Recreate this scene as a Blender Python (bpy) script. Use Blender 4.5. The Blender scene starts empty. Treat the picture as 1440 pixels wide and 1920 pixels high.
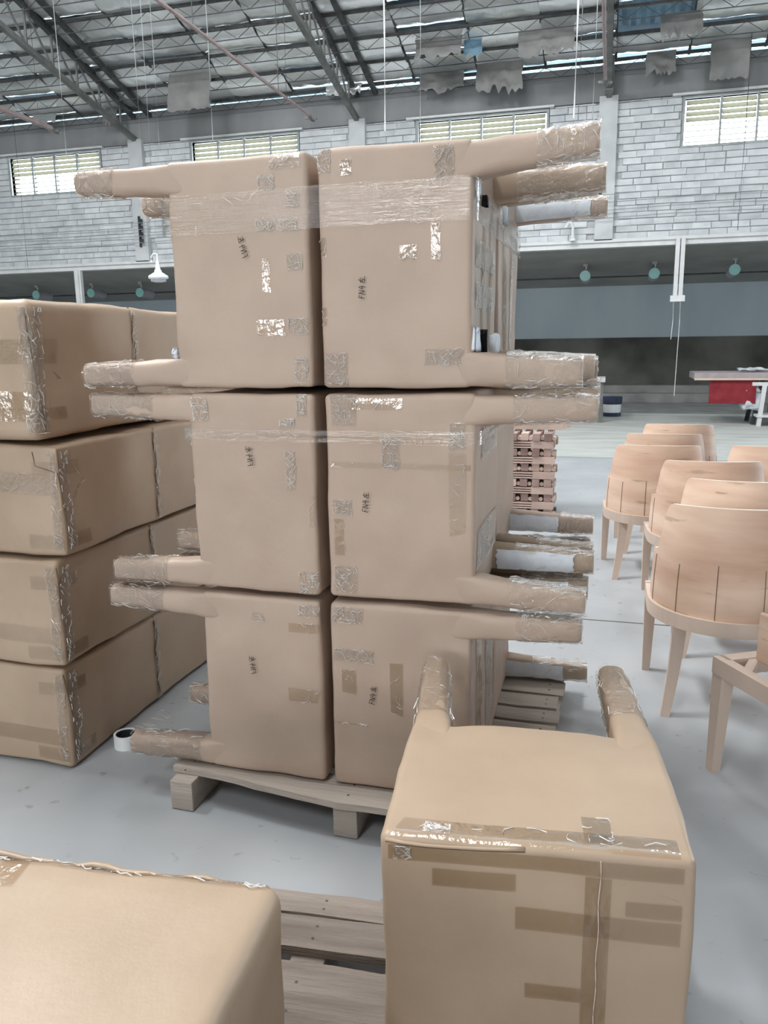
import bpy, bmesh, math, random
from mathutils import Vector, Matrix, noise
from mathutils.bvhtree import BVHTree
random.seed(7)
R = math.radians
sc = bpy.context.scene
C = sc.collection
# ------------------------------------------------------------------ camera
F_PX, PITCH, ROLL, YAW, EYE = 1500.0, R(11.8), R(-0.78), R(15.7), Vector((0, 0, 1.5))
fw = Vector((-math.sin(YAW)*math.cos(PITCH), math.cos(YAW)*math.cos(PITCH), -math.sin(PITCH)))
rt0 = Vector((math.cos(YAW), math.sin(YAW), 0)); up0 = rt0.cross(fw)
rt = math.cos(ROLL)*rt0 + math.sin(ROLL)*up0
up = -math.sin(ROLL)*rt0 + math.cos(ROLL)*up0
cam = bpy.data.cameras.new('camera'); cam.sensor_width = 36; cam.sensor_fit = 'AUTO'
cam.lens = F_PX/1920*36; cam.clip_end = 200; cam.clip_start = .02
co = bpy.data.objects.new('camera', cam); C.objects.link(co)
m = Matrix((rt, up, -fw)).transposed().to_4x4(); m.translation = EYE
co.matrix_world = m
sc.camera = co
# ------------------------------------------------------------------ world, lights, exposure
w = bpy.data.worlds.new('overcast_sky'); sc.world = w; w.use_nodes = True
bgn = w.node_tree.nodes['Background']; bgn.inputs[0].default_value = (.86, .95, 1.0, 1); bgn.inputs[1].default_value = 13.0
def area(name, loc, rot, sx, sy, power, col=(1, .98, .95)):
    l = bpy.data.lights.new(name, 'AREA'); l.shape = 'RECTANGLE'; l.size = sx; l.size_y = sy; l.energy = power; l.color = col
    o = bpy.data.objects.new(name, l); C.objects.link(o); o.location = loc; o.rotation_euler = rot; return o
for k, wx in enumerate((-11.5, -6.5, -2.0, 3.5, 9.0)):
    area('rear_fill_%d' % k, (wx, -13.3, 3.3), (R(84), 0, 0), 2.2, 2.4, (250, 250, 240, 120, 40)[k], (.95, .98, 1))  # added area lights for front light and tape glints; rear wall stays solid
area('left_overhead_key', (-6.5, 3.8, 10.3), (0, R(-20), 0), 1.0, 4, 980, (.97, .99, 1))  # unseen overhead area light from the left, set for the leg shadows
area('overhead_fill_b', (-1.0, -1.0, 10.6), (0, 0, 0), 1.1, 7, 330, (.97, .99, 1))  # area light added above the camera; the roof there stays closed
area('overhead_fill_e', (-3.0, -7.5, 8.6), (0, 0, 0), 1.1, 5, 560, (.97, .99, 1))  # area light added to reach the front faces from a higher angle
area('overhead_fill_c', (6.0, 5.0, 10.2), (0, 0, 0), 1.1, 8, 100, (.97, .99, 1))  # weak overhead light added at the right, no opening in the roof
for k, wx in enumerate((-13.0, -8.2, -2.8, 2.6)):
    area('far_overhead_fill_%d' % k, (wx, 10.2, 8.9), (R(16), 0, 0), 1.0, 3.4, 270, (.97, .99, 1))  # added out of view to brighten the far brick and the foil
sc.view_settings.view_transform = 'Standard'; sc.view_settings.look = 'None'
sc.view_settings.gamma = 1; sc.view_settings.use_curve_mapping = False
sc.view_settings.exposure = 0.36
try:
    sc.cycles.use_denoising = True; sc.cycles.max_bounces = 8; sc.cycles.transparent_max_bounces = 16
    sc.cycles.caustics_reflective = False; sc.cycles.caustics_refractive = False; sc.cycles.sample_clamp_indirect = 6
except Exception: pass

# ------------------------------------------------------------------ pixel -> place
def ray(px, py): return fw*F_PX + rt*(px-720) - up*(py-960)
def at_z(px, py, z=0.0):
    d = ray(px, py); return EYE + d*((z-EYE.z)/d.z)
def at_y(px, py, y):
    d = ray(px, py); return EYE + d*(y/d.y)
WALL_Y, EAVE_Z, SLOPE = 17.94, 6.86, .30
def roof_z(y): return EAVE_Z + SLOPE*(WALL_Y - y)
def at_roof(px, py, off=0.0):
    d = ray(px, py); t = (EAVE_Z+off+SLOPE*WALL_Y-EYE.z)/(d.z+SLOPE*d.y); return EYE + d*t

# ------------------------------------------------------------------ materials
def node_mat(name):
    m = bpy.data.materials.new(name); m.use_nodes = True; nt = m.node_tree
    for n in list(nt.nodes): nt.nodes.remove(n)
    return m, nt, nt.nodes.new('ShaderNodeOutputMaterial')
def pmat(name, c1, c2, scale=4, rough=.6, bump=0, bscale=40, metal=0, stretch=(1, 1, 1), spec=.4, detail=6, lo=.35, hi=.65, rand=0, spots=None):
    m, nt, out = node_mat(name); N = nt.nodes.new; L = nt.links.new
    p = N('ShaderNodeBsdfPrincipled'); L(p.outputs[0], out.inputs[0])
    p.inputs['Roughness'].default_value = rough; p.inputs['Metallic'].default_value = metal
    p.inputs['Specular IOR Level'].default_value = spec
    tc = N('ShaderNodeTexCoord'); mp = N('ShaderNodeMapping'); mp.inputs['Scale'].default_value = stretch
    L(tc.outputs['Object'], mp.inputs[0])
    n1 = N('ShaderNodeTexNoise'); n1.inputs['Scale'].default_value = scale; n1.inputs['Detail'].default_value = detail
    L(mp.outputs[0], n1.inputs['Vector'])
    if rand:
        oi = N('ShaderNodeObjectInfo'); ad = N('ShaderNodeVectorMath'); ad.operation = 'MULTIPLY_ADD'
        L(oi.outputs['Random'], ad.inputs[0]); ad.inputs[1].default_value = (17, 29, 11); L(mp.outputs[0], ad.inputs[2]); L(ad.outputs[0], n1.inputs['Vector'])
    cr = N('ShaderNodeValToRGB'); cr.color_ramp.elements[0].position = lo; cr.color_ramp.elements[1].position = hi
    cr.color_ramp.elements[0].color = (*c1, 1); cr.color_ramp.elements[1].color = (*c2, 1)
    L(n1.outputs['Fac'], cr.inputs[0]); col = cr.outputs[0]
    if rand:
        mr = N('ShaderNodeMapRange'); mr.inputs['To Min'].default_value = 1-rand; mr.inputs['To Max'].default_value = 1+rand
        L(oi.outputs['Random'], mr.inputs['Value'])
        mx = N('ShaderNodeVectorMath'); mx.operation = 'SCALE'; L(col, mx.inputs[0]); L(mr.outputs[0], mx.inputs['Scale']); col = mx.outputs[0]
    if spots:   # (scale, threshold, colour): stains, knots and dirt with a shape of their own
        n3 = N('ShaderNodeTexNoise'); n3.inputs['Scale'].default_value = spots[0]; n3.inputs['Detail'].default_value = 3
        L((ad if rand else mp).outputs[0], n3.inputs['Vector'])
        r3 = N('ShaderNodeValToRGB'); r3.color_ramp.elements[0].position = spots[1]; r3.color_ramp.elements[1].position = spots[1]+.08
        L(n3.outputs['Fac'], r3.inputs[0])
        mm = N('ShaderNodeMix'); mm.data_type = 'RGBA'; L(r3.outputs[0], mm.inputs['Factor']); L(col, mm.inputs['A']); mm.inputs['B'].default_value = (*spots[2], 1); col = mm.outputs['Result']
    L(col, p.inputs['Base Color'])
    if bump:
        n2 = N('ShaderNodeTexNoise'); n2.inputs['Scale'].default_value = bscale; n2.inputs['Detail'].default_value = 5
        L(mp.outputs[0], n2.inputs['Vector'])
        b = N('ShaderNodeBump'); b.inputs['Strength'].default_value = bump; b.inputs['Distance'].default_value = .02
        L(n2.outputs['Fac'], b.inputs['Height']); L(b.outputs[0], p.inputs['Normal'])
    return m
def film_mat(name, tint, base, edge, rough, bscale, bump, stretch=(1, 1, 1)):
    m, nt, out = node_mat(name); N = nt.nodes.new; L = nt.links.new
    tr = N('ShaderNodeBsdfTransparent'); tr.inputs[0].default_value = (*tint, 1)
    g = N('ShaderNodeBsdfGlossy'); g.inputs['Roughness'].default_value = rough; g.inputs[0].default_value = (1, 1, 1, 1)
    tc = N('ShaderNodeTexCoord'); mp = N('ShaderNodeMapping'); mp.inputs['Scale'].default_value = stretch; L(tc.outputs['Object'], mp.inputs[0])
    n = N('ShaderNodeTexNoise'); n.inputs['Scale'].default_value = bscale; n.inputs['Detail'].default_value = 4; L(mp.outputs[0], n.inputs['Vector'])
    b = N('ShaderNodeBump'); b.inputs['Strength'].default_value = bump; b.inputs['Distance'].default_value = .02; L(n.outputs['Fac'], b.inputs['Height'])
    L(b.outputs[0], g.inputs['Normal'])
    lw = N('ShaderNodeLayerWeight'); lw.inputs['Blend'].default_value = .35
    mr = N('ShaderNodeMapRange'); mr.inputs['To Min'].default_value = base; mr.inputs['To Max'].default_value = edge; L(lw.outputs['Fresnel'], mr.inputs['Value'])
    mx = N('ShaderNodeMixShader'); L(mr.outputs[0], mx.inputs[0]); L(tr.outputs[0], mx.inputs[1]); L(g.outputs[0], mx.inputs[2]); L(mx.outputs[0], out.inputs[0])
    return m
M = {}
M['kraft'] = pmat('kraft_paper', (.465, .355, .282), (.515, .40, .320), 5, .5, .05, 60, spec=.35, rand=.035)
M['kraft_b'] = pmat('kraft_paper_golden', (.41, .302, .215), (.465, .35, .252), 4, .45, .05, 50, spec=.4, rand=.03)
M['tape'] = film_mat('packing_tape', (.95, .915, .86), .07, .4, .07, 40, .12)
M['tape_brown'] = film_mat('brown_packing_tape', (.90, .85, .77), .06, .4, .09, 40, .12)
M['crease_glint'] = pmat('film_crease_glint', (.78, .78, .77), (.88, .88, .87), 30, .12, spec=.8)  # near-white colour standing in for glints where the film folds
M['film'] = film_mat('stretch_film', (.96, .95, .93), .045, .4, .07, 16, .35, (.4, .4, 9))
M['crinkle'] = film_mat('crinkled_film', (.975, .955, .92), .10, .55, .09, 80, .8)
M['foam'] = pmat('white_foam', (.68, .73, .80), (.80, .84, .88), 20, .5, .2, 30)
M['ink'] = pmat('black_marker_ink', (.02, .012, .01), (.03, .02, .015), 10, .5)
M['dark_cloth'] = pmat('black_cloth', (.01, .01, .012), (.02, .02, .022), 30, .9, .3, 80)
M['floor'] = pmat('polished_concrete', (.33, .345, .36), (.45, .465, .48), 1.3, .5, .04, 14, spec=.35, lo=.3, hi=.7, spots=(14, .655, (.27, .27, .265)))
M['floor_far'] = pmat('dusty_concrete', (.40, .42, .40), (.56, .57, .54), 1.1, .75, .06, 10, stretch=(1, 3, 1), lo=.3, hi=.7)
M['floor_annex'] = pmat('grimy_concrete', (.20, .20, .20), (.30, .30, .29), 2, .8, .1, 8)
M['brick'] = pmat('white_painted_brick', (.54, .565, .59), (.70, .725, .74), 3, .75, .35, 22, rand=.07)
M['mortar'] = pmat('grey_mortar', (.44, .45, .46), (.56, .57, .58), 8, .9, .3, 30)
M['beam'] = pmat('stained_concrete', (.20, .205, .21), (.32, .325, .33), 1.3, .85, .15, 12, stretch=(1, 1, .35), lo=.25, hi=.7)
M['pillar'] = pmat('pillar_render', (.50, .52, .53), (.62, .64, .65), 2, .8, .15, 14)
M['white_paint'] = pmat('white_paint', (.66, .67, .67), (.74, .75, .75), 4, .5, .05, 20)
M['steel'] = pmat('dark_steel', (.045, .048, .05), (.09, .09, .09), 6, .6)
M['truss'] = pmat('grey_painted_steel', (.12, .125, .12), (.20, .205, .195), 4, .6)
M['foil'] = pmat('silver_foil', (.70, .72, .72), (.90, .92, .92), 1.4, .22, 1.0, 5, metal=.6, stretch=(1, .3, 1), rand=.26, lo=.3, hi=.7)
M['foil_back'] = pmat('dull_foil_back', (.20, .20, .195), (.30, .30, .29), 2, .6, .2, 8, metal=.1)
M['blue_sheet'] = pmat('blue_roof_sheet', (.12, .24, .34), (.18, .32, .42), 3, .5)
m, nt, out = node_mat('cream_louvre_glass'); tl = nt.nodes.new('ShaderNodeBsdfTranslucent'); tl.inputs[0].default_value = (.27, .265, .225, 1); gd = nt.nodes.new('ShaderNodeBsdfGlossy'); gd.inputs[0].default_value = (.5, .5, .48, 1); gd.inputs['Roughness'].default_value = .3
mx = nt.nodes.new('ShaderNodeMixShader'); mx.inputs[0].default_value = .12; nt.links.new(tl.outputs[0], mx.inputs[1]); nt.links.new(gd.outputs[0], mx.inputs[2]); nt.links.new(mx.outputs[0], out.inputs[0]); M['louvre'] = m
M['frame'] = pmat('window_frame_steel', (.30, .33, .33), (.40, .43, .43), 4, .6)
M['annex_ceiling'] = pmat('grey_ceiling_board', (.34, .345, .33), (.42, .425, .41), 1.5, .8)
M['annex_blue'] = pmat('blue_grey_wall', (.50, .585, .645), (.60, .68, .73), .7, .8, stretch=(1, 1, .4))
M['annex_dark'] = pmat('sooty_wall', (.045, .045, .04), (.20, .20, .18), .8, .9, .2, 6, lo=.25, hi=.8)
M['beech'] = pmat('raw_beech_veneer', (.58, .37, .265), (.77, .57, .44), 2.0, .5, .03, 40, stretch=(.8, .8, 5), rand=.09, lo=.32, hi=.66, spots=(6, .645, (.50, .36, .25)))
M['pale_wood'] = pmat('sanded_pale_wood', (.58, .46, .38), (.68, .55, .46), 4, .55, .03, 30, stretch=(1, 1, .3))
M['pale_edge'] = pmat('pale_cut_edge', (.72, .60, .50), (.80, .69, .60), 8, .6)
M['block_wood'] = pmat('pinkish_wood_part', (.52, .38, .33), (.66, .50, .43), 5, .6, rand=.12)
M['block_dark'] = pmat('end_grain', (.28, .18, .16), (.42, .30, .27), 6, .7, rand=.15)
M['pallet'] = pmat('weathered_pallet_wood', (.17, .14, .12), (.40, .34, .295), 3, .8, .6, 24, stretch=(.5, 6, 6), rand=.12, lo=.25, hi=.75)
M['pallet_pale'] = pmat('dry_pallet_wood', (.36, .31, .27), (.52, .46, .40), 3, .8, .35, 24, stretch=(.5, 6, 6), rand=.1, lo=.25, hi=.75)
M['plastic_white'] = pmat('white_plastic', (.72, .74, .76), (.80, .82, .83), 5, .4)
M['plastic_dark'] = pmat('dark_plastic', (.02, .025, .03), (.04, .045, .05), 5, .5)
M['pink_pipe'] = pmat('faded_red_pipe', (.28, .205, .20), (.36, .28, .275), 4, .6)
M['grey_pipe'] = pmat('grey_conduit', (.30, .32, .33), (.38, .40, .41), 4, .5)
M['aqua'] = pmat('aqua_glass', (.30, .62, .60), (.38, .70, .68), 4, .3)
M['grey_lamp'] = pmat('grey_lamp_body', (.42, .42, .46), (.50, .50, .54), 4, .4)
M['red_cloth'] = pmat('dark_red_cloth', (.20, .015, .025), (.28, .03, .04), 5, .8)
M['table'] = pmat('mauve_grey_board', (.34, .29, .30), (.42, .37, .38), 4, .6)
M['bag'] = pmat('white_sack', (.50, .54, .58), (.66, .70, .73), 6, .6, .4, 8)
M['card'] = pmat('brown_carton', (.34, .25, .18), (.42, .32, .24), 5, .7)
M['paint_blue'] = pmat('navy_paint', (.02, .03, .06), (.04, .05, .09), 5, .4)
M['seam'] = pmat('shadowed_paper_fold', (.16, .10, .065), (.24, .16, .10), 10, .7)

# ------------------------------------------------------------------ mesh helpers
def finish(V, Fc, name, smooth=False, fix=True):
    me = bpy.data.meshes.new(name); me.from_pydata([tuple(v) for v in V], [], Fc)
    if fix:
        bm = bmesh.new(); bm.from_mesh(me); bmesh.ops.recalc_face_normals(bm, faces=bm.faces); bm.to_mesh(me); bm.free()
    if smooth: me.polygons.foreach_set('use_smooth', [True]*len(me.polygons))
    me.update(); return me
def link(name, me, mat, parent=None):
    o = bpy.data.objects.new(name, me); C.objects.link(o)
    if mat is not None and not me.materials: me.materials.append(M[mat])
    if parent is not None: o.parent = parent
    return o
def root_of(o):
    while o.parent is not None: o = o.parent
    return o
def add(name, VF, mat, parent=None, smooth=False, world=False, fix=True):
    """one mesh object; world=True: the points are in world space and go to the root's own space"""
    V, Fc = VF
    if world and parent is not None:
        r = root_of(parent); inv = (Matrix.Translation(r.location) @ r.rotation_euler.to_matrix().to_4x4()).inverted()
        V = [inv @ Vector(v) for v in V]
    return link(name, finish(V, Fc, name, smooth, fix), mat, parent)
def tag(o, label=None, cat=None, group=None, kind=None):
    if label: o['label'] = label
    if cat: o['category'] = cat
    if group: o['group'] = group
    if kind: o['kind'] = kind
    return o
def thing(name, label, cat, loc=(0, 0, 0), rz=0.0, group=None, kind=None):
    o = bpy.data.objects.new(name, None); C.objects.link(o); o.location = loc; o.rotation_euler = (0, 0, rz)
    o.empty_display_size = .05
    return tag(o, label, cat, group, kind)
def struct(name, VF=None, mat=None, label=None, smooth=False):
    if VF is None:
        o = bpy.data.objects.new(name, None); C.objects.link(o); o.empty_display_size = .1
    else: o = add(name, VF, mat, smooth=smooth)
    o['kind'] = 'structure'
    if label: o['label'] = label
    return o
def copy_tree(o, parent=None):
    c = o.copy(); C.objects.link(c); c.parent = parent
    for ch in list(o.children): copy_tree(ch, c)
    return c
def box(x0, x1, y0, y1, z0, z1):
    V = [(x, y, z) for z in (z0, z1) for y in (y0, y1) for x in (x0, x1)]
    return V, [(0, 2, 3, 1), (4, 5, 7, 6), (0, 1, 5, 4), (2, 6, 7, 3), (0, 4, 6, 2), (1, 3, 7, 5)]
def join(*parts):
    V, Fc = [], []
    for v, f in parts:
        n = len(V); V += [tuple(q) for q in v]; Fc += [tuple(i+n for i in q) for q in f]
    return V, Fc
def xf(VF, M4): return [M4 @ Vector(v) for v in VF[0]], VF[1]
def bar(a, b, wd, ht=None, upv=(0, 0, 1)):
    """square bar from a to b"""
    a, b = Vector(a), Vector(b); ht = ht or wd; d = (b-a).normalized(); u = Vector(upv)
    s = d.cross(u)
    if s.length < 1e-4: s = d.cross(Vector((1, 0, 0)))
    s.normalize(); u = s.cross(d)
    V = [p + s*sx*wd/2 + u*sz*ht/2 for p in (a, b) for sz in (-1, 1) for sx in (-1, 1)]
    return V, [(0, 1, 3, 2), (4, 6, 7, 5), (0, 4, 5, 1), (2, 3, 7, 6), (0, 2, 6, 4), (1, 5, 7, 3)]
def tube(pts, r, n=8, cap=True):
    pts = [Vector(p) for p in pts]; V, Fc = [], []; k = len(pts)
    rs = r if isinstance(r, (list, tuple)) else [r]*k
    for i, p in enumerate(pts):
        d = (pts[min(i+1, k-1)]-pts[max(i-1, 0)]).normalized()
        s = d.cross(Vector((0, 0, 1)));  s = s if s.length > 1e-3 else d.cross(Vector((1, 0, 0)))
        s.normalize(); u = s.cross(d)
        V += [p + (s*math.cos(2*math.pi*j/n)+u*math.sin(2*math.pi*j/n))*rs[i] for j in range(n)]
    for i in range(k-1):
        Fc += [(i*n+j, i*n+(j+1) % n, (i+1)*n+(j+1) % n, (i+1)*n+j) for j in range(n)]
    if cap: Fc += [tuple(range(n))[::-1], tuple(range((k-1)*n, k*n))]
    return V, Fc
def rings(sections, cap0=True, cap1=True):
    """loft through closed sections of equal count"""
    n = len(sections[0]); V = [v for s in sections for v in s]; Fc = []
    for i in range(len(sections)-1):
        Fc += [(i*n+j, i*n+(j+1) % n, (i+1)*n+(j+1) % n, (i+1)*n+j) for j in range(n)]
    if cap0: Fc.append(tuple(range(n))[::-1])
    if cap1: Fc.append(tuple(range((len(sections)-1)*n, len(sections)*n)))
    return V, Fc
def lathe(prof, n=20, c=(0, 0, 0)):
    return rings([[(c[0]+r*math.cos(2*math.pi*j/n), c[1]+r*math.sin(2*math.pi*j/n), c[2]+z) for j in range(n)] for r, z in prof])
def nz(p, s, seed=0.0): return noise.noise(Vector(p)*s + Vector((seed*7.31, seed*3.7, seed*1.93)))
def spaced(h, r, n):
    a = [-h, -h+r*.3, -h+r*.65, -h+r]; b = [-x for x in a[::-1]]
    k = max(1, n); mid = [-h+r+(2*h-2*r)*i/(k+1) for i in range(1, k+1)]
    return a+mid+b
def rbox(x0, x1, y0, y1, z0, z1, r=.02, step=.04, amp=.004, seed=0.0, bend=None):
    """soft paper-wrapped box: rounded edges, bulges and dents"""
    c = Vector(((x0+x1)/2, (y0+y1)/2, (z0+z1)/2)); h = ((x1-x0)/2, (y1-y0)/2, (z1-z0)/2)
    ax = [spaced(h[i], r, int((2*h[i]-2*r)/step)) for i in range(3)]
    idx, V, Fc = {}, [], []
    def vid(i, j, k):
        key = (i, j, k)
        if key in idx: return idx[key]
        p = Vector((ax[0][i], ax[1][j], ax[2][k]))
        q = Vector([max(-h[a]+r, min(h[a]-r, p[a])) for a in range(3)])
        d = p-q; nrm = d.normalized() if d.length > 1e-9 else Vector((0, 0, 1)); p = q + nrm*r
        wp = c+p
        dis = amp*(nz(wp, 3.5, seed)*1.0 + nz(wp, 9, seed+3)*.6 + nz(wp, 24, seed+5)*.18) - amp*.9
        wp = wp + nrm*dis
        if bend: wp = Vector(bend(wp))
        idx[key] = len(V); V.append(wp); return idx[key]
    n = [len(a) for a in ax]
    def grid(f, na, nb):
        for a in range(na-1):
            for b in range(nb-1): Fc.append((f(a, b), f(a+1, b), f(a+1, b+1), f(a, b+1)))
    for s in (0, n[0]-1): grid(lambda a, b: vid(s, a, b), n[1], n[2])
    for s in (0, n[1]-1): grid(lambda a, b: vid(a, s, b), n[0], n[2])
    for s in (0, n[2]-1): grid(lambda a, b: vid(a, b, s), n[0], n[1])
    return V, Fc
def sq_section(n, ha, hb, e=.45):
    out = []
    for j in range(n):
        t = 2*math.pi*j/n; c, s = math.cos(t), math.sin(t)
        out.append((math.copysign(abs(c)**e, c)*ha, math.copysign(abs(s)**e, s)*hb))
    return out
def patch_on(bvh, org, u, v, nrm, nu, nv, off=.0018, crumple=0.0, seed=0.0, shape=None):
    """a sheet laid on a wrapped surface: grid org + u*i + v*j dropped onto the body along nrm"""
    V, Fc, ok = [], [], {}
    for i in range(nu+1):
        for j in range(nv+1):
            a, b = i/nu, j/nv
            if shape: a, b = shape(a, b)
            p = org + u*a + v*b
            h = bvh.ray_cast(p + nrm*.12, -nrm, .3)
            if h[0] is None: continue
            ok[(i, j)] = len(V)
            V.append(h[0] + nrm*(off + crumple*(.5+.5*nz(p, 70, seed))))
    for i in range(nu):
        for j in range(nv):
            q = [(i, j), (i+1, j), (i+1, j+1), (i, j+1)]
            if all(k in ok for k in q): Fc.append(tuple(ok[k] for k in q))
    return V, Fc

def glint_creases(VF, n, seed, lmin=.008, lmax=.035, wd=.0006):
    """fine raised creases in a crumpled sheet: short bent ridges whose white stands in for glints"""
    V, Fc = VF; rnd = random.Random(seed); VV, FF = [], []
    if not Fc: return VV, FF
    nb = {}
    for f in Fc:
        for a in f:
            for b in f:
                if a != b and b not in nb.setdefault(a, []): nb[a].append(b)
    keys = list(nb); cl = Vector((0, 0, 0))
    norms = {}
    for f in Fc:
        q = [Vector(V[i]) for i in f]; nn = (q[1]-q[0]).cross(q[2]-q[0])
        for i in f: norms[i] = norms.get(i, Vector((0, 0, 0))) + nn
    for _ in range(n):
        i = rnd.choice(keys); L_ = rnd.uniform(lmin, lmax); path = [i]; dist = 0
        d0 = None
        while dist < L_ and len(path) < 7:
            c = [j for j in nb[path[-1]] if j not in path]
            if not c: break
            if d0 is not None: c.sort(key=lambda j: -(Vector(V[j])-Vector(V[path[-1]])).normalized().dot(d0)); j = c[0] if rnd.random() < .7 else rnd.choice(c[:3])
            else: j = rnd.choice(c)
            st = Vector(V[j])-Vector(V[path[-1]])
            if st.length < 1e-6: break
            d0 = st.normalized(); dist += st.length; path.append(j)
        if len(path) < 2: continue
        k0 = len(VV); jit = Vector((rnd.uniform(-1, 1), rnd.uniform(-1, 1), rnd.uniform(-1, 1)))*.003
        for m_, j in enumerate(path):
            p = Vector(V[j])+jit*(1 if m_ % 2 else -.4)*1.3; nn = norms[j].normalized()
            q = Vector(V[path[min(m_+1, len(path)-1)]])-Vector(V[path[max(m_-1, 0)]]); sd = q.cross(nn); sd = sd.normalized() if sd.length > 1e-9 else Vector((1, 0, 0))
            t_ = 1-abs(2*m_/(len(path)-1)-1)*.7
            VV += [p-sd*wd*t_, p+nn*.001, p+sd*wd*t_, p-nn*.001]
        for m_ in range(len(path)-1):
            a = k0+m_*4; FF += [(a+h, a+(h+1) % 4, a+4+(h+1) % 4, a+4+h) for h in range(4)]
    return VV, FF
def crinkle_sheet(name, VF, parent, n, seed, mat='crinkle', smooth=False, wd=.0009):
    """one sheet of film with its creases, two material slots, the second white for glints"""
    cv = glint_creases(VF, n, seed, wd=wd); nf = len(VF[1]); vf = join(VF, cv)
    o = add(name, vf, mat, parent, fix=False, smooth=smooth); o.data.materials.append(M['crease_glint'])
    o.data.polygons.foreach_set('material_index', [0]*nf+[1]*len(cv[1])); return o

# ================================================================== THE HALL
fl = struct('floor', box(-26, 16, -14, 10.9, -.1, 0), 'floor', 'pale grey polished concrete floor of the hall')
add('worn_far_strip', box(-26, 16, 10.9, 17.95, -.1, 0), 'floor_far', fl)
for (a, b) in (((-26, 4.34), (16, 4.36)), ((-26, 10.89), (16, 10.91)),):
    add('floor_joint', box(a[0], b[0], a[1], a[1]+.012, -.02, .0012), 'annex_dark', fl)
add('floor_joint', box(2.9, 2.912, -14, 10.9, -.02, .0012), 'annex_dark', fl)
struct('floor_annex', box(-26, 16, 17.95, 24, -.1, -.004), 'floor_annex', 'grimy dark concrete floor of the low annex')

# --- far wall
wall = struct('wall_back', box(-24, 12, WALL_Y+.02, WALL_Y+.2, 3.52, 6.2), 'mortar', 'white painted brick wall with louvre windows above the annex')
me = wall.data
WIN = [(-14.55, -12.0), (-9.53, -6.93), (-4.16, -1.47), (1.2, 3.85)]
WZ0, WZ1 = 5.27, 6.13
# the wall slab is rebuilt with real window holes
bm = bmesh.new(); xs = [-24] + [v for a in WIN for v in a] + [12]
slab = []
for i in range(len(xs)-1):
    if i % 2 == 0: slab.append(box(xs[i], xs[i+1], WALL_Y+.02, WALL_Y+.2, 3.52, 6.2))
    else: slab += [box(xs[i], xs[i+1], WALL_Y+.02, WALL_Y+.2, 3.52, WZ0), box(xs[i], xs[i+1], WALL_Y+.02, WALL_Y+.2, WZ1, 6.2)]
nm = finish(*join(*slab), 'wall_back'); nm.materials.append(M['mortar']); wall.data = nm; bm.free()
PIL = [-16.4, -10.95, -5.5, -.25, 5.2]
BH, BL = .13, .41
bricks = []
zrow, row = 3.56, 0
while zrow < 6.19:
    x = -20.0 - (row % 2)*BL/2
    while x < 8:
        L_ = BL*random.uniform(.82, 1.12); a, b = x+.0018, x+L_-.0018
        segs = [(a, b)]
        for wx0, wx1 in WIN:
            if zrow+BH > WZ0-.02 and zrow < WZ1+.06:
                ns = []
                for s0, s1 in segs:
                    if s1 < wx0-.06 or s0 > wx1+.06: ns.append((s0, s1)); continue
                    if s0 < wx0-.12: ns.append((s0, wx0-.06))
                    if s1 > wx1+.12: ns.append((wx1+.06, s1))
                segs = ns
        for s0, s1 in segs:
            if any(p-.19 < (s0+s1)/2 < p+.19 for p in PIL): continue
            bricks.append((s0, s1, zrow+.0045, min(zrow+BH-.0045, 6.19)))
        x += L_
    zrow += BH; row += 1
def px_of(p):
    d = Vector(p)-EYE; z = d.dot(fw); return 720+F_PX*d.dot(rt)/z, 960-F_PX*d.dot(up)/z
def brick_seen(b):
    x, y = px_of(((b[0]+b[1])/2, WALL_Y, (b[2]+b[3])/2))
    if not (-20 < x < 1460): return False
    return not (300 < x < 965 and y > 262)
seen = sorted([b for b in bricks if brick_seen(b)], key=lambda b: -((b[1]-b[0])/(abs((b[0]+b[1])/2)+18)))
near = seen[:295]; far_b = [b for b in bricks if b not in set(near)]
def brick_vf(L_, H_):
    h, k, e = L_/2, H_/2, .006
    V = [(-h, .03, -k), (h, .03, -k), (h, .03, k), (-h, .03, k), (-h, -.012, -k), (h, -.012, -k), (h, -.012, k), (-h, -.012, k),
         (-h+e, -.02, -k+e), (h-e, -.02, -k+e), (h-e, -.02, k-e), (-h+e, -.02, k-e)]
    F_ = [(0, 1, 5, 4), (1, 2, 6, 5), (2, 3, 7, 6), (3, 0, 4, 7), (4, 5, 9, 8), (5, 6, 10, 9), (6, 7, 11, 10), (7, 4, 8, 11), (8, 9, 10, 11)]
    return V, F_
brick_cache = {}
for b in near:
    key = (round((b[1]-b[0])/.03), round((b[3]-b[2])/.01))
    if key not in brick_cache:
        mm = finish(*brick_vf(key[0]*.03, key[1]*.01), 'brick'); mm.materials.append(M['brick']); brick_cache[key] = mm
    o = link('brick', brick_cache[key], None, wall); o.location = ((b[0]+b[1])/2, WALL_Y+random.uniform(-.008, .008), (b[2]+b[3])/2+random.uniform(-.004, .004)); o.rotation_euler = (0, random.uniform(-.006, .006), 0)
allb = []
for b in far_b:
    v, f = brick_vf(b[1]-b[0], b[3]-b[2]); dy = random.uniform(-.008, .008)
    allb.append(([(p[0]+(b[0]+b[1])/2, p[1]+WALL_Y+dy, p[2]+(b[2]+b[3])/2) for p in v], f))
o = add('brick_field', join(*allb), 'brick', wall); o['kind'] = 'stuff'
rb = struct('trim_1', box(-24, 12, WALL_Y-.06, WALL_Y+.25, 6.2, 6.86), 'beam', 'dark stained concrete ring beam along the top of the wall')
for p in PIL: struct('trim_2', box(p-.18, p+.18, WALL_Y-.14, WALL_Y+.1, 3.54, 6.28), 'pillar', 'pale rendered pillar on the brick wall')
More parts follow.
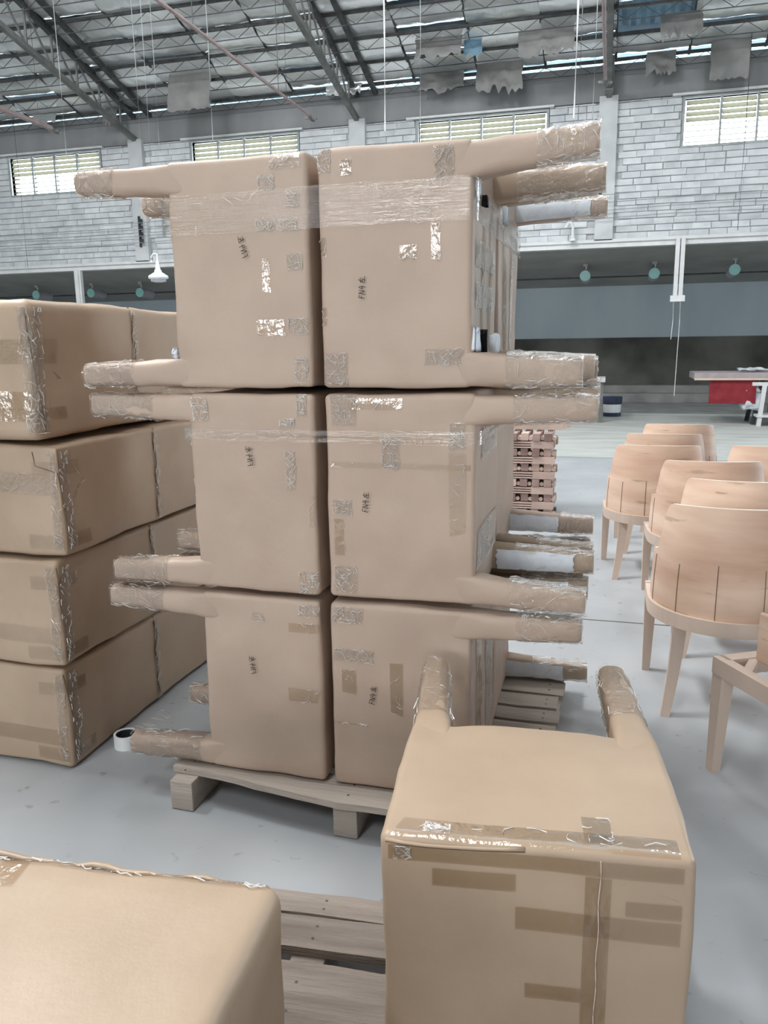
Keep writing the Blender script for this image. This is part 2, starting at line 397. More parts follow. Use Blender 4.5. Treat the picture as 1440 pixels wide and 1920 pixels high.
struct('trim_3', join(box(-24, 12, WALL_Y-.10, WALL_Y+.15, 3.40, 3.54), box(-24, 12, WALL_Y-.14, WALL_Y-.10, 3.50, 3.56)), 'white_paint', 'white beam carrying the brick wall over the annex')
for i, (x0, x1) in enumerate(WIN):
    y = WALL_Y
    wn = struct('window_%d' % (i+1), join(box(x0-.05, x0, y-.03, y+.12, WZ0-.05, WZ1+.04), box(x1, x1+.05, y-.03, y+.12, WZ0-.05, WZ1+.04),
                box(x0, x1, y-.03, y+.12, WZ1, WZ1+.04), box(x0, x1, y-.03, y+.12, WZ0-.05, WZ0)), 'frame',
                'louvre window high in the brick wall, number %d from the left' % (i+1))
    add('lintel', box(x0-.25, x1+.15, y-.10, y-.03, WZ1+.05, WZ1+.09), 'white_paint', wn)
    n = 4
    for k in range(1, n): add('mullion', box(x0+(x1-x0)*k/n-.02, x0+(x1-x0)*k/n+.02, y-.01, y+.08, WZ0, WZ1), 'frame', wn)
    pw = (x1-x0)/n
    sl = finish(*xf(box(-pw/2+.025, pw/2-.025, -.052, .052, -.004, .004), Matrix.Rotation(R(62), 4, 'X')), 'louvre_slat'); sl.materials.append(M['louvre'])
    for k in range(n):
        for j in range(8):
            o = link('louvre_slat', sl, None, wn); o.location = (x0+pw*(k+.5), y+.045, WZ0+.07+(WZ1-WZ0-.04)*j/8)
            o.rotation_euler = (R(random.uniform(-3, 3) - (0 if j > 3 else 34)), 0, 0)
# --- annex behind the wall
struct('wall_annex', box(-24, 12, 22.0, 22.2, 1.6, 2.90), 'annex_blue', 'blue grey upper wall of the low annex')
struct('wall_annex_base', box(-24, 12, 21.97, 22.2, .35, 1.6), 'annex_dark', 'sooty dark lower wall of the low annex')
struct('trim_4', join(box(-24, 12, 21.2, 22.2, 0, .22), box(-24, 12, 21.6, 22.2, .22, .40)), 'floor_annex', 'stepped concrete kerb at the foot of the annex wall')
V = [(-24, 18.0, 3.42), (12, 18.0, 3.42), (12, 21.0, 3.06), (-24, 21.0, 3.06), (12, 22.1, 2.88), (-24, 22.1, 2.88)]
V += [(x, y, z+.12) for x, y, z in V]
struct('ceiling_annex', (V, [(0, 1, 2, 3), (3, 2, 4, 5), (6, 9, 8, 7), (9, 11, 10, 8), (0, 6, 7, 1), (5, 4, 10, 11)]), 'annex_ceiling', 'grey board ceiling of the low annex')
add('ceiling_batten', box(-24, 12, 20.97, 21.02, 3.03, 3.065), 'steel', bpy.data.objects['ceiling_annex'])
tag(add('annex_post', join(box(-12.9, -12.72, 17.80, 17.9, 0, 3.40), box(-12.86, -12.76, 17.76, 17.80, 0, 3.40)), 'white_paint'), 'white post under the annex beam behind the left stack', 'post')
t = thing('hanging_cable_duct', 'white double cable duct hanging down from the annex beam', 'cable duct', (1.25, 17.75, 3.4))
add('trunk_channel', box(-.09, -.01, -.05, .05, -1.0, .12), 'white_paint', t); add('trunk_channel', box(.01, .09, -.05, .05, -1.0, .12), 'white_paint', t)
add('end_box', join(box(-.14, .14, -.07, .07, -1.12, -1.0)), 'plastic_white', t)
for dx, l in ((-.07, .75), (.06, 1.9)): add('dangling_cord', tube([(dx, 0, -1.12), (dx+.01, 0, -1.5), (dx-.01, 0, -1.12-l)], .008, 5), 'plastic_white', t)

# --- roof: foil panels between lattice purlins, straps, trusses
ceil = struct('ceiling', None, None, 'pitched roof lined with silver foil over lattice purlins')
PY = [17.72-.70*i for i in range(9)]          # purlin lines, wall towards the camera
SX = [-23.1+1.35*i for i in range(25)]        # strap lines
holes = {}
def foil_panel(x0, x1, y0, y1, seed, sag=.075):
    V, Fc = [], []; nx, ny = 12, 9; tl = .13*nz((x0, y0, seed), 3.7, seed); sag *= 1+1.2*nz((y0, x0, seed), 2.9, seed)
    for j in range(ny+1):
        for i in range(nx+1):
            u, v = i/nx, j/ny; x = x0+(x1-x0)*u; y = y0+(y1-y0)*v
            s = sag*(4*v*(1-v))**.8*(.75+.25*(4*u*(1-u))**.5)
            z = roof_z(y)+.03 - s + tl*(v-.5)*(1 if sag > .03 else 0) + .018*nz((x, y, 0), 5, seed) + .012*nz((x*2.2, y, 0), 9, seed)*(4*v*(1-v))
            V.append((x, y, z))
    for j in range(ny):
        for i in range(nx): Fc.append((j*(nx+1)+i, j*(nx+1)+i+1, (j+1)*(nx+1)+i+1, (j+1)*(nx+1)+i))
    return V, Fc
hole_pts = [at_roof(1275, 20, .03)]
for i in range(len(SX)-1):
    for j in range(len(PY)-1):
        x0, x1, y1, y0 = SX[i], SX[i+1], PY[j], PY[j+1]
        cx, cy = (x0+x1)/2, (y0+y1)/2
        pxx, pyy = px_of((cx, cy, roof_z(cy)))
        if not (-700 < pxx < 2000 and pyy > -300): continue
        if any(x0 <= h.x <= x1 and y0 <= h.y <= y1 for h in hole_pts):
            add('blue_roof_sheet', join(*[box(x0, x1, y0+k*.0, y0+.001, 0, .001) for k in range(0)]) if False else
                ([(x, y, roof_z(y)+.16+(.03 if q % 4 in (1, 2) else 0)) for q in range(17) for x in (x0+(x1-x0)*q/16,) for y in (y0-.1, y1+.1)],
                 [(2*q, 2*q+1, 2*q+3, 2*q+2) for q in range(16)]), 'blue_sheet', ceil)
            continue
        add('foil_panel', foil_panel(x0, x1, y0, y1, i*3.1+j*7.7), 'foil', ceil, smooth=True, fix=False)
# eave strip between the last purlin and the wall, with gaps of daylight left open
add('foil_edge', foil_panel(-23, -5.9, PY[0], WALL_Y-.02, 3, .02), 'foil', ceil, smooth=True, fix=False)
add('foil_edge', foil_panel(-5.2, 9.3, PY[0], WALL_Y-.02, 4, .02), 'foil', ceil, smooth=True, fix=False)
# the roof beyond what the photo sees: skin over everything and the other slope
yR = 2.0; zR = roof_z(yR)
def slab_pts(y0, z0, y1, z1): return ([(-26, y0, z0), (16, y0, z0), (16, y1, z1), (-26, y1, z1), (-26, y0, z0+.05), (16, y0, z0+.05), (16, y1, z1+.05), (-26, y1, z1+.05)], [(0, 1, 2, 3), (7, 6, 5, 4), (0, 4, 5, 1), (2, 6, 7, 3), (1, 5, 6, 2), (0, 3, 7, 4)])
add('roof_skin', slab_pts(18.6, roof_z(18.6)+.27, PY[-1]-.1, roof_z(PY[-1]-.1)+.27), 'blue_sheet', ceil)
add('roof_lining', slab_pts(PY[-1]-.1, roof_z(PY[-1]-.1)+.03, yR, zR+.03), 'foil', ceil)
add('roof_lining', slab_pts(yR, zR+.03, -14, zR-4.8), 'foil', ceil)
for j, y in enumerate(PY):
    z = roof_z(y); parts = [bar((-23.1, y, z-.03), (9.3, y, z-.03), .05, .05), bar((-23.1, y, z-.24), (9.3, y, z-.24), .014, .014)]
    n = int(32.4/.30)
    for k in range(n):
        xa = -23.1+k*.30; za, zb = (z-.04, z-.24) if k % 2 == 0 else (z-.24, z-.04)
        parts.append(bar((xa, y, za), (xa+.30, y, zb), .009))
    add('purlin', join(*parts), 'steel', ceil)
for x in SX:
    add('strap', join(bar((x, PY[0]+.1, roof_z(PY[0]+.1)-.005), (x, PY[-1], roof_z(PY[-1])-.005), .05, .02)), 'steel', ceil)
for q, p in enumerate([-16.4, -10.95, -5.5, -.25, 5.2]):
    for dx in ((0, .42) if q in (1, 2) else (0,)):
        tr = add('roof_truss', bar((p+dx, WALL_Y-.05, roof_z(WALL_Y)-.10), (p+dx, 11.5, roof_z(11.5)-.10), .09, .09), 'steel', ceil)
        tr['label'] = 'steel roof truss running up from a wall pillar'
        if dx: continue
        zb = lambda y: 6.28 + .235*(WALL_Y-y)
        add('bottom_chord', bar((p, WALL_Y-.1, zb(WALL_Y)), (p, 11.5, zb(11.5)), .10, .10), 'truss', tr)
        ys = [17.3-.75*k for k in range(8)]
        for k, y in enumerate(ys):
            add('web_bar', bar((p, y, zb(y)), (p, y, roof_z(y)-.1), .035), 'truss', tr)
            if k < len(ys)-1: add('web_bar', bar((p, y, zb(y)), (p, ys[k+1], roof_z(ys[k+1])-.1), .03), 'truss', tr)
add('truss_column', box(-.33, -.17, WALL_Y-.5, WALL_Y-.16, 6.28, 6.9), 'truss', ceil)
# torn foil sheets hanging from the purlins (x0,x1 top pixel line, drop in m)
def torn(pxa, pxb, pyt, drop, seed, tilt=.15, mat='foil_back', rag=.36):
    a, b = at_roof(pxa, pyt, -.05), at_roof(pxb, pyt, -.05); y = (a.y+b.y)/2; V, Fc = [], []
    nx, nzv = 14, 8; rnd = random.Random(seed)
    jag = [rnd.uniform(1.08-rag, 1.08) for _ in range(nx+1)]
    for i in range(nx+1):
        for j in range(nzv+1):
            u, v = i/nx, j/nzv; x = a.x+(b.x-a.x)*u
            V.append((x+.03*nz((x, v, seed), 4), y-tilt*v*drop+.05*nz((x*2, v*2, seed), 2)-.02*math.sin(v*3), roof_z(y)-.03-drop*v*jag[i]))
    n = len(V)
    for i in range(nx):
        for j in range(nzv): k = i*(nzv+1)+j; Fc.append((k, k+1, k+nzv+2, k+nzv+1))
    add('torn_foil_sheet', (V, Fc), mat, ceil, smooth=True, fix=False)
torn(312, 398, 138, .72, 1, rag=.06); torn(778, 868, 72, .42, 2, .3); torn(870, 905, 75, .35, 12, .3, 'blue_sheet'); torn(893, 982, 118, .60, 3); torn(786, 872, 138, .40, 4)
torn(972, 1078, 55, .48, 5, .1); torn(1212, 1268, 98, .45, 6); torn(1336, 1408, 75, .68, 7, .05, rag=.10); torn(1240, 1318, 25, .50, 8, .4)
torn(195, 222, 205, .40, 9, .3); torn(612, 680, 160, .25, 10, .5, 'foil'); torn(60, 110, 215, .25, 11, .4, 'foil')
# the rest of the shell, behind and beside the camera
struct('wall_annex_left', box(-24.2, -24, 17.95, 22.2, 0, 3.5), 'annex_blue', 'blue grey end wall of the low annex at the left')
struct('wall_annex_right', box(12, 12.2, 17.95, 22.2, 0, 3.5), 'annex_blue', 'blue grey end wall of the low annex at the right')
struct('wall_left', box(-26.2, -26, -14, 18, 0, 12), 'pillar', 'pale rendered end wall of the hall')
struct('wall_right', box(16, 16.2, -14, 18, 0, 12), 'pillar', 'pale rendered end wall of the hall on the far side')
struct('wall_front', box(-26, 16, -14.2, -14, 0, 8), 'pillar', 'pale rendered wall of the hall behind the camera')

# ================================================================== WRAPPED CHAIRS
# a wrapped chair lies on its side: l runs along its legs, w across its width, d from the near face to the back
def stroke_marks(fm, l0, w0, size, rot, seed):
    """the handwriting FN4 + a hanzi, as flat marker strokes 0.6 mm proud; fm maps (l, w, d)"""
    G = [(0.0, [[(0, 0), (.1, 1)], [(.1, 1), (.6, .95)], [(.07, .55), (.45, .55)]]),
         (.75, [[(0, 0), (.08, 1)], [(.08, 1), (.45, .05)], [(.45, .05), (.55, 1.02)]]),
         (1.5, [[(.25, 1.05), (.05, .45)], [(.05, .45), (.62, .42)], [(.48, .85), (.35, -.15)]]),
         (2.55, [[(0, .72), (.85, .80)], [(.45, 1.1), (.28, .6), (-.08, 0)], [(.25, .42), (.8, .45)], [(.52, .43), (.48, .02)], [(.12, 0), (1.0, .05)]])]
    rnd = random.Random(seed); V, Fc = [], []; c, s = math.cos(rot), math.sin(rot)
    for gx, strokes in G:
        for st in strokes:
            for (a, b) in zip(st[:-1], st[1:]):
                a = Vector((a[0]+gx+rnd.uniform(-.06, .06), a[1]+rnd.uniform(-.06, .06))); b = Vector((b[0]+gx+rnd.uniform(-.06, .06), b[1]+rnd.uniform(-.06, .06)))
                d = (b-a).normalized(); n = Vector((-d.y, d.x))*.065
                quad = [a+n-d*.03, a-n-d*.03, b-n*.7+d*.03, b+n*.7+d*.03]
                k = len(V)
                for q in quad: V.append(fm(l0+size*(q.x*c-q.y*s), w0+size*(q.x*s+q.y*c), -.004))
                Fc.append((k, k+1, k+2, k+3))
    return V, Fc
def wrapped_chair(label, loc, fm_dir, L=.43, Wd=.62, D=.48, leg_len=.31, rz=0.0, group=None, seed=0.0, mat='kraft',
                  tapes=(), foam=(), legs=((0, 0), (0, 1), (1, 0), (1, 1)), amp=.006, leg_t=.088, text=None, leg_vary=None, bend=None, end_tapes=()):
    """fm_dir: 'R' / 'L' legs to +X / -X, near face to -Y; 'Y' legs to +Y, near face up"""
    if fm_dir == 'R': fm = lambda l, w_, d: Vector((l, d, w_)); nrm = Vector((0, -1, 0))
    elif fm_dir == 'L': fm = lambda l, w_, d: Vector((-l, d, w_)); nrm = Vector((0, -1, 0))
    else: fm = lambda l, w_, d: Vector((w_, l, D-d)); nrm = Vector((0, 0, 1))
    root = thing('wrapped_chair', label, 'wrapped chair', loc, rz, group)
    V, Fc = rbox(0, L, 0, Wd, 0, D, .022, .03, amp, seed, bend)
    # paper drawn in towards the notch between the two near legs
    V2 = []
    for v in V:
        l, w_, d = v
        if d < .1:
            for wc in (leg_t*.9, Wd-leg_t*.9):
                r2 = ((l-L)/.10)**2 + ((w_-wc)/.05)**2
                d += .010*math.exp(-r2)*(1-d/.1)
        V2.append(fm(l, w_, d))
    body = add('wrapped_body', (V2, Fc), mat, root, smooth=True)
    bvh = BVHTree.FromPolygons([tuple(v) for v in V2], Fc)
    rnd = random.Random(int(seed*100)+5)
    for (dd, ww) in legs:
        lv = (leg_vary or {}).get((dd, ww), {})
        ll = leg_len*lv.get('len', rnd.uniform(.95, 1.05)); t = leg_t
        lo_w = 0.006 if ww == 0 else Wd-.006
        sgn = 1 if ww == 0 else -1
        tilt = lv.get('tilt', 0.0)
        def centre(q):
            tt = t*(1-.20*q); hw = tt/2; hd = tt/2*.96
            wc = lo_w + sgn*hw + sgn*0 + tilt*q*ll
            dc = (hd+.004 if dd == 0 else D-hd-.004)
            return wc, dc, hw, hd
        secs = []; qs = [-.40, -.3, -.2, -.1, .0, .1, .25, .4, .55, .7, .85, .96, .995, 1.0]
        for i, q in enumerate(qs):
            wc, dc, hw, hd = centre(max(q, 0)); k = 1.0 if q < .97 else (.93 if q < .999 else .78)
            bl = max(0.0, (.04-q)/.44); dc += (1 if dd == 0 else -1)*(-.002+.017*bl); wc += sgn*.004*bl; ns = 1-min(1, bl*2.6)
            ring = []
            for (a, b) in sq_section(28, hw*k, hd*k, .62-.34*min(1, max(0, (.12-q)/.2))):
                p = Vector((L+q*ll, wc+a, dc+b)); n_ = .0045*nz(p, 22, seed+dd+2*ww)+.003*nz(p, 55, seed)
                n2 = Vector((0, a, b)).normalized(); ring.append(fm(*(p+n2*(n_*ns-.002))))
            secs.append(ring)
        leg = add('wrapped_leg', rings(secs), mat if not lv.get('dark') else 'kraft_b', root, smooth=True)
        # crinkled film around the outer part of the leg
        secs = []; q0 = lv.get('film', rnd.uniform(.25, .5)); n = 13
        for i in range(n):
            q = q0+(1.005-q0)*i/(n-1); wc, dc, hw, hd = centre(q); ring = []
            for (a, b) in sq_section(26, hw+.001, hd+.001, .62):
                p = Vector((L+q*ll, wc+a, dc+b)); n2 = Vector((0, a, b)).normalized()
                ring.append(fm(*(p+n2*(.0015+.0045*nz(p, 60, seed+9+dd)+.003*nz(p, 140, seed+4)))))
            secs.append(ring)
        crinkle_sheet('crinkled_film', rings(secs, False, False), leg, 52, int(seed*10)+dd*3+ww, wd=.0006 if fm_dir == 'Y' else .0009)
        if lv.get('foam'):       # bare white foam showing on the near side of the leg
            f0, f1 = lv['foam']; V, Fc = [], []; nu, nv = 12, 6
            for i in range(nu+1):
                q = f0+(f1-f0)*i/nu; wc, dc, hw, hd = centre(q)
                for j in range(nv+1):
                    b = -.92+1.75*j/nv; edge = .12*nz((i*.4, j, seed), 1.7)
                    V.append(fm(L+(q+.02*nz((i, j*.7, seed), 2))*ll, wc+hw*.9*(b+edge*(j in (0, nv))), dc-hd-.004+.008*abs(b)**3))
            for i in range(nu):
                for j in range(nv): k = i*(nv+1)+j; Fc.append((k, k+1, k+nv+2, k+nv+1))
            add('foam_padding', (V, Fc), 'foam', leg, smooth=True, fix=False)
    for (l0, w0, l1, w1, kind) in tapes:
        l0, l1 = sorted((l0, l1)); w0, w1 = sorted((w0, w1))
        org = fm(l0, w0, 0); u = fm(l1, w0, 0)-org; v = fm(l0, w1, 0)-org
        nu = max(3, min(26, int(abs(l1-l0)/.008))); nv = max(3, min(26, int(abs(w1-w0)/.008)))
        sk = rnd.uniform(-.12, .12); sk2 = rnd.uniform(-.12, .12)
        shp = lambda a, b: (a+sk*b*(1-a)*.8, b+sk2*a*(1-b)*.8)
        vf = patch_on(bvh, org, u, v, nrm, nu, nv, .002, .0035 if kind == 'c' else .0012, seed+l0*10, shp)
        if vf[1]: crinkle_sheet('tape_strip', vf, root, ((18+int(len(vf[1])/10)) if fm_dir != 'Y' else 4) if kind == 'c' else 5+int(len(vf[1])/60), int(l0*1000), 'crinkle' if kind == 'c' else 'tape', kind != 'c')
    for (d0, w0, d1, w1, kind) in end_tapes:
        en = (fm(1, 0, 0)-fm(0, 0, 0)).normalized(); org = fm(L, w0, d0)
        vf = patch_on(bvh, org, fm(L, w0, d1)-org, fm(L, w1, d0)-org, en, max(3, int((d1-d0)/.01)), max(3, int((w1-w0)/.015)), .002, .003, seed+d0)
        if vf[1]: crinkle_sheet('tape_strip', vf, root, 6+int(len(vf[1])/25), int(d0*1000), 'crinkle' if kind == 'c' else 'tape', kind != 'c')
    for (l0, w0, d0, sl, sw, sd, kind) in foam:
        V, Fc = rbox(l0-sl, l0+sl, w0-sw, w0+sw, d0-sd, d0+sd, min(sl, sw, sd)*.8, .012, .02, seed+l0*5)
        add('foam_padding' if kind == 'foam' else 'black_cloth', ([fm(*v) for v in V], Fc), 'foam' if kind == 'foam' else 'dark_cloth', root, smooth=True)
    if text:
        l0, w0, size, rot = text
        add('handwritten_mark', stroke_marks(fm, l0, w0, size, rot, int(seed*10)), 'ink', root, fix=False)['label'] = 'black handwritten FN4 mark'
    root['_seed'] = seed
    return root
YF, GAP = 2.18, .004
ROWZ = [.132, .752, 1.376]; ROWH = [.617, .621, .652]
XL, XR = -.815, -.795      # backs of the two columns, either side of the dark gap
def rects(px, side):
    out = []
    for (x0, y0, x1, y1, k) in px:
        a, b = at_y(x0, y0, YF), at_y(x1, y1, YF); r = side[2]
        f = (lambda p: p.x-side[1]) if side[0] == 'R' else (lambda p: side[1]-p.x)
        out.append((f(a), a.z-r, f(b), b.z-r, k))
    return out
def txt(px, py, side, rot, size=.0165):
    p = at_y(px, py, YF); return ((p.x-side[1]) if side[0] == 'R' else (side[1]-p.x), p.z-side[2], size, rot)
T_TL = [(482, 327, 513, 357, 'c'), (535, 357, 559, 386, 'c'), (480, 413, 513, 430, 'c'), (520, 412, 559, 430, 'c'), (490, 485, 508, 549, 't'), (537, 476, 566, 503, 'c'), (482, 600, 537, 629, 't'), (540, 597, 578, 627, 'c'), (502, 275, 562, 312, 'c'), (551, 668, 578, 722, 'c')]
T_TR = [(590, 268, 619, 321, 'c'), (638, 300, 659, 329, 't'), (814, 270, 849, 332, 'c'), (597, 446, 611, 481, 't'), (749, 459, 780, 484, 't'), (808, 413, 825, 484, 't'), (596, 577, 613, 609, 't'), (795, 655, 868, 684, 'c'), (600, 663, 651, 722, 'c')]
T_ML = [(350, 745, 390, 790, 'c'), (555, 740, 574, 780, 'c'), (352, 814, 373, 1083, 't'), (533, 846, 553, 921, 'c'), (523, 786, 551, 799, 'c'), (561, 1072, 596, 1112, 'c'), (577, 930, 600, 990, 't')]
T_MR = [(620, 742, 667, 800, 'c'), (658, 747, 754, 769, 't'), (716, 821, 748, 879, 'c'), (842, 794, 871, 845, 'c'), (842, 850, 873, 1009, 't'), (624, 937, 658, 964, 'c'), (625, 973, 645, 1042, 't'), (625, 1062, 669, 1112, 'c'), (622, 866, 890, 884, 't')]
T_BL = [(540, 1168, 596, 1190, 't'), (470, 1148, 495, 1166, 't'), (560, 1135, 596, 1160, 'c'), (540, 1290, 596, 1320, 't')]
T_BR = [(622, 1138, 680, 1170, 'c'), (622, 1215, 700, 1245, 'c'), (730, 1245, 755, 1340, 't'), (640, 1255, 668, 1300, 't'), (622, 1352, 690, 1362, 't')]
grp = 'paper-wrapped chairs stacked on the pallet'
S = lambda side, i: (side, XR if side == 'R' else XL, ROWZ[i])
shift = {('L', 0): .012, ('L', 1): .0, ('L', 2): .0, ('R', 0): -.005, ('R', 1): .0, ('R', 2): -.008}
def wc(label, side, i, back=False, **kw):
    x = (XR if side == 'R' else XL) + 0; y = YF if not back else YF+.515
    if side == 'R': x += {0: .0, 1: .0, 2: .0}[i]
    return wrapped_chair(label, (x, y, ROWZ[i]), side, Wd=ROWH[i]-.004, group=grp, **kw)
wc('paper-wrapped chair at top left of the tall stack, upper leg sticking out past the window', 'L', 2, seed=1.1, L=.445, tapes=rects(T_TL, S('L', 2)), text=txt(456, 484, S('L', 2), R(78)+math.pi/2*0), leg_vary={(0, 1): {'film': .55}, (0, 0): {'film': .45}}, foam=((.452, .105, .03, .02, .012, .02, 'foam'),))
wc('paper-wrapped chair at top right of the tall stack, torn foam at its leg roots', 'R', 2, seed=2.3, L=.437, end_tapes=((.05, .33, .40, .40, 'c'), (.16, .05, .22, .45, 't'), (.30, .06, .35, .5, 't'), (.06, .22, .40, .29, 'c')), tapes=rects(T_TR, S('R', 2)), text=txt(684, 560, S('R', 2), R(88)), leg_t=.098, leg_vary={(0, 1): {'film': .5, 'len': 1.0, 'tilt': .06}, (0, 0): {'film': .3, 'len': .93}, (1, 1): {'dark': 1, 'film': .2}, (1, 0): {'film': .2}},
   foam=((.438, .535, .05, .016, .045, .03, 'foam'), (.452, .50, .10, .008, .02, .03, 'dark'), (.438, .135, .03, .015, .045, .02, 'foam'), (.450, .130, .07, .01, .04, .022, 'dark'), (.47, .125, .16, .025, .04, .05, 'foam'), (.47, .50, .39, .03, .05, .05, 'foam')))
wc('paper-wrapped chair in the middle of the left column of the tall stack', 'L', 1, seed=3.7, L=.415, tapes=rects(T_ML, S('L', 1)), text=txt(466, 873, S('L', 1), R(86)), leg_vary={(0, 1): {'film': .35, 'len': 1.08}, (0, 0): {'film': .35}})
wc('paper-wrapped chair in the middle of the right column of the tall stack', 'R', 1, seed=4.2, L=.452, end_tapes=((.06, .1, .42, .22, 'c'), (.1, .42, .44, .52, 'c')), tapes=rects(T_MR, S('R', 1)), text=txt(690, 960, S('R', 1), R(86)), leg_vary={(0, 1): {'film': .3, 'len': 1.02}, (0, 0): {'film': .3, 'len': .98, 'tilt': -.02}, (1, 0): {'foam': (.02, .8), 'dark': 1, 'film': .2}, (1, 1): {'dark': 1}})
wc('paper-wrapped chair at bottom left of the tall stack, lower leg beside the tape roll', 'L', 0, seed=5.9, L=.415, tapes=rects(T_BL, S('L', 0)), text=txt(472, 1262, S('L', 0), R(86)), leg_vary={(0, 1): {'film': .4, 'len': 1.05}, (0, 0): {'film': .1, 'len': .96}}, foam=((.42, .115, .05, .02, .03, .02, 'foam'),))
wc('paper-wrapped chair at bottom right of the tall stack, partly behind the front chair', 'R', 0, seed=6.4, L=.445, end_tapes=((.1, .1, .2, .5, 't'), (.28, .08, .44, .5, 'c')), tapes=rects(T_BR, S('R', 0)), text=txt(703, 1320, S('R', 0), R(84)), leg_vary={(0, 1): {'film': .4, 'len': .98}, (1, 1): {'foam': (.05, .8), 'dark': 1, 'film': .3}, }, legs=((0, 0), (0, 1), (1, 1)))
wc('paper-wrapped chair behind the top left one, only a leg tip showing at the side', 'L', 2, True, seed=7.1, L=.45, leg_len=.17)
wc('paper-wrapped chair behind the top right one, bare white foam along its upper leg', 'R', 2, True, seed=8.2, L=.44, D=.53, end_tapes=((.1, .1, .18, .5, 't'), (.28, .1, .34, .55, 'c')), leg_vary={(1, 1): {'foam': (-.05, .82), 'film': .6}, (0, 1): {'len': .95, 'dark': 1}, (1, 0): {'dark': 1}})
wc('paper-wrapped chair behind the middle left one, a dark leg tip showing beside it', 'L', 1, True, seed=9.3, L=.42, leg_len=.20)
wc('paper-wrapped chair behind the middle right one, white foam on its lower back leg', 'R', 1, True, seed=10.4, L=.44, D=.53, leg_vary={(1, 0): {'foam': (-.05, .58), 'film': .6}, (0, 0): {'dark': 1}})
wc('paper-wrapped chair behind the bottom left one', 'L', 0, True, seed=11.5, L=.42, leg_len=.12)
wc('paper-wrapped chair behind the bottom right one, brown legs sticking out to the right', 'R', 0, True, seed=12.6, L=.44, D=.53, leg_vary={(1, 1): {'dark': 1, 'film': .2}, (0, 1): {'dark': 1}, (1, 0): {'foam': (-.05, .7), 'dark': 1, 'film': .3}}, legs=((0, 1), (1, 0), (1, 1)))

# stretch film wound round the stack
def film_band(label, z0, z1, x0, x1, y0, y1, seed, dz=None):
    V, Fc = [], []; path = []
    n = 60
    for i in range(n+1): path.append((x0+(x1-x0)*i/n, y0))
    for i in range(1, 21): path.append((x1, y0+(y1-y0)*i/20))
    for i in range(1, n+1): path.append((x1+(x0-x1)*i/n, y1))
    for i in range(1, 20): path.append((x0, y1+(y0-y1)*i/20))
    nv = 9; k = len(path)
    for i, (x, y) in enumerate(path):
        pinch = dz(x) if dz else 1.0; zc = (z0+z1)/2
        for j in range(nv+1):
            z = zc+(z1-z0)/2*pinch*(2*j/nv-1)+.004*nz((x*2, y*2, j*.4), 2, seed)
            d = .003*nz((x*1.5, y*1.5, z*90), 1, seed)+.0015*nz((x*6, y*6, z*200), 1, seed)
            s = Vector((0, 0, 0))
            if y == y0: s = Vector((0, -1, 0))
            elif x == x1: s = Vector((1, 0, 0))
            elif y == y1: s = Vector((0, 1, 0))
            else: s = Vector((-1, 0, 0))
            V.append(Vector((x, y, z))+s*(.003+d))
    for i in range(k):
        for j in range(nv): a = i*(nv+1)+j; b = ((i+1) % k)*(nv+1)+j; Fc.append((a, a+1, b+1, b))
    o = crinkle_sheet('stretch_film', (V, Fc), None, 60, seed, 'film', True); tag(o, label, 'film', 'clear film bands round the tall stack'); return o
film_band('broad clear stretch film band round the top row of the tall stack', 1.815, 1.925, XL-.449, XR+.441, YF-.006, YF+1.05, 1)
film_band('narrow clear stretch film band round the middle row of the tall stack', 1.225, 1.262, XL-.420, XR+.456, YF-.006, YF+1.05, 2)

# --- the chair standing in front at lower right
T_F = []
fgroot = wrapped_chair('paper-wrapped chair in the right foreground, two taped legs pointing away on top', (-.372, 1.245, .132), 'Y', L=.475, Wd=.565, D=.503, leg_len=.385, rz=R(6.2), seed=20.3, mat='kraft_b', leg_t=.092,
    leg_vary={(0, 0): {'film': .12, 'len': .98, 'tilt': -.05}, (0, 1): {'film': .22, 'len': 1.0, 'tilt': -.05}}, tapes=((.0, .02, .06, .53, 't'), (.03, .37, .11, .42, 't'), (.02, .08, .05, .13, 'c')), foam=((.44, .085, .10, .012, .012, .05, 'foam'),))
inv = (Matrix.Translation(fgroot.location) @ fgroot.rotation_euler.to_matrix().to_4x4()).inverted()
b = [c for c in fgroot.children if c.name.startswith('wrapped_body')][0]
bvh = BVHTree.FromPolygons([tuple(v.co) for v in b.data.vertices], [tuple(p.vertices) for p in b.data.polygons])
def fg_face(x0, z0, x1, z1, kind):   # tape on the near face, local x across, z up
    vf = patch_on(bvh, Vector((x0, 0, z0)), Vector((x1-x0, 0, 0)), Vector((0, 0, z1-z0)), Vector((0, -1, 0)), max(4, int((x1-x0)/.012)), max(4, int((z1-z0)/.012)), .0018, .0012 if kind == 't' else .004, x0*9)
    crinkle_sheet('tape_strip', vf, fgroot, 0 if kind == 't' else 10, int(x0*99), 'tape_brown' if kind == 't' else 'crinkle', kind == 't', .0005)
fg_face(.02, .452, .535, .482, 't'); fg_face(.10, .405, .25, .44, 't'); fg_face(.25, .33, .535, .375, 't'); fg_face(.37, .06, .415, .45, 't'); fg_face(.27, .19, .37, .22, 't'); fg_face(.03, .455, .06, .48, 'c'); fg_face(.44, .38, .535, .41, 't')
# string run down the near face and over the top, and the lapped paper fold along the edge
def on_face(x, z, off=.004):
    h = bvh.ray_cast(Vector((x, -.2, z)), Vector((0, 1, 0)), .5); return (h[0]+Vector((0, -off, 0))) if h[0] else Vector((x, -off, z))
add('string', tube([on_face(.395+.0012*math.sin(k*1.1), .485-.02*k) for k in range(24)], .0011, 5), 'pale_wood', fgroot)
add('paper_fold', rings([[on_face(.015+.5*i/14, .487-.012*math.sin(i*.5)*.4+dz, .0005+dy) for dz, dy in ((-.004, 0), (.002, .004), (.005, .001))] for i in range(8)]), 'kraft_b', fgroot, smooth=True)

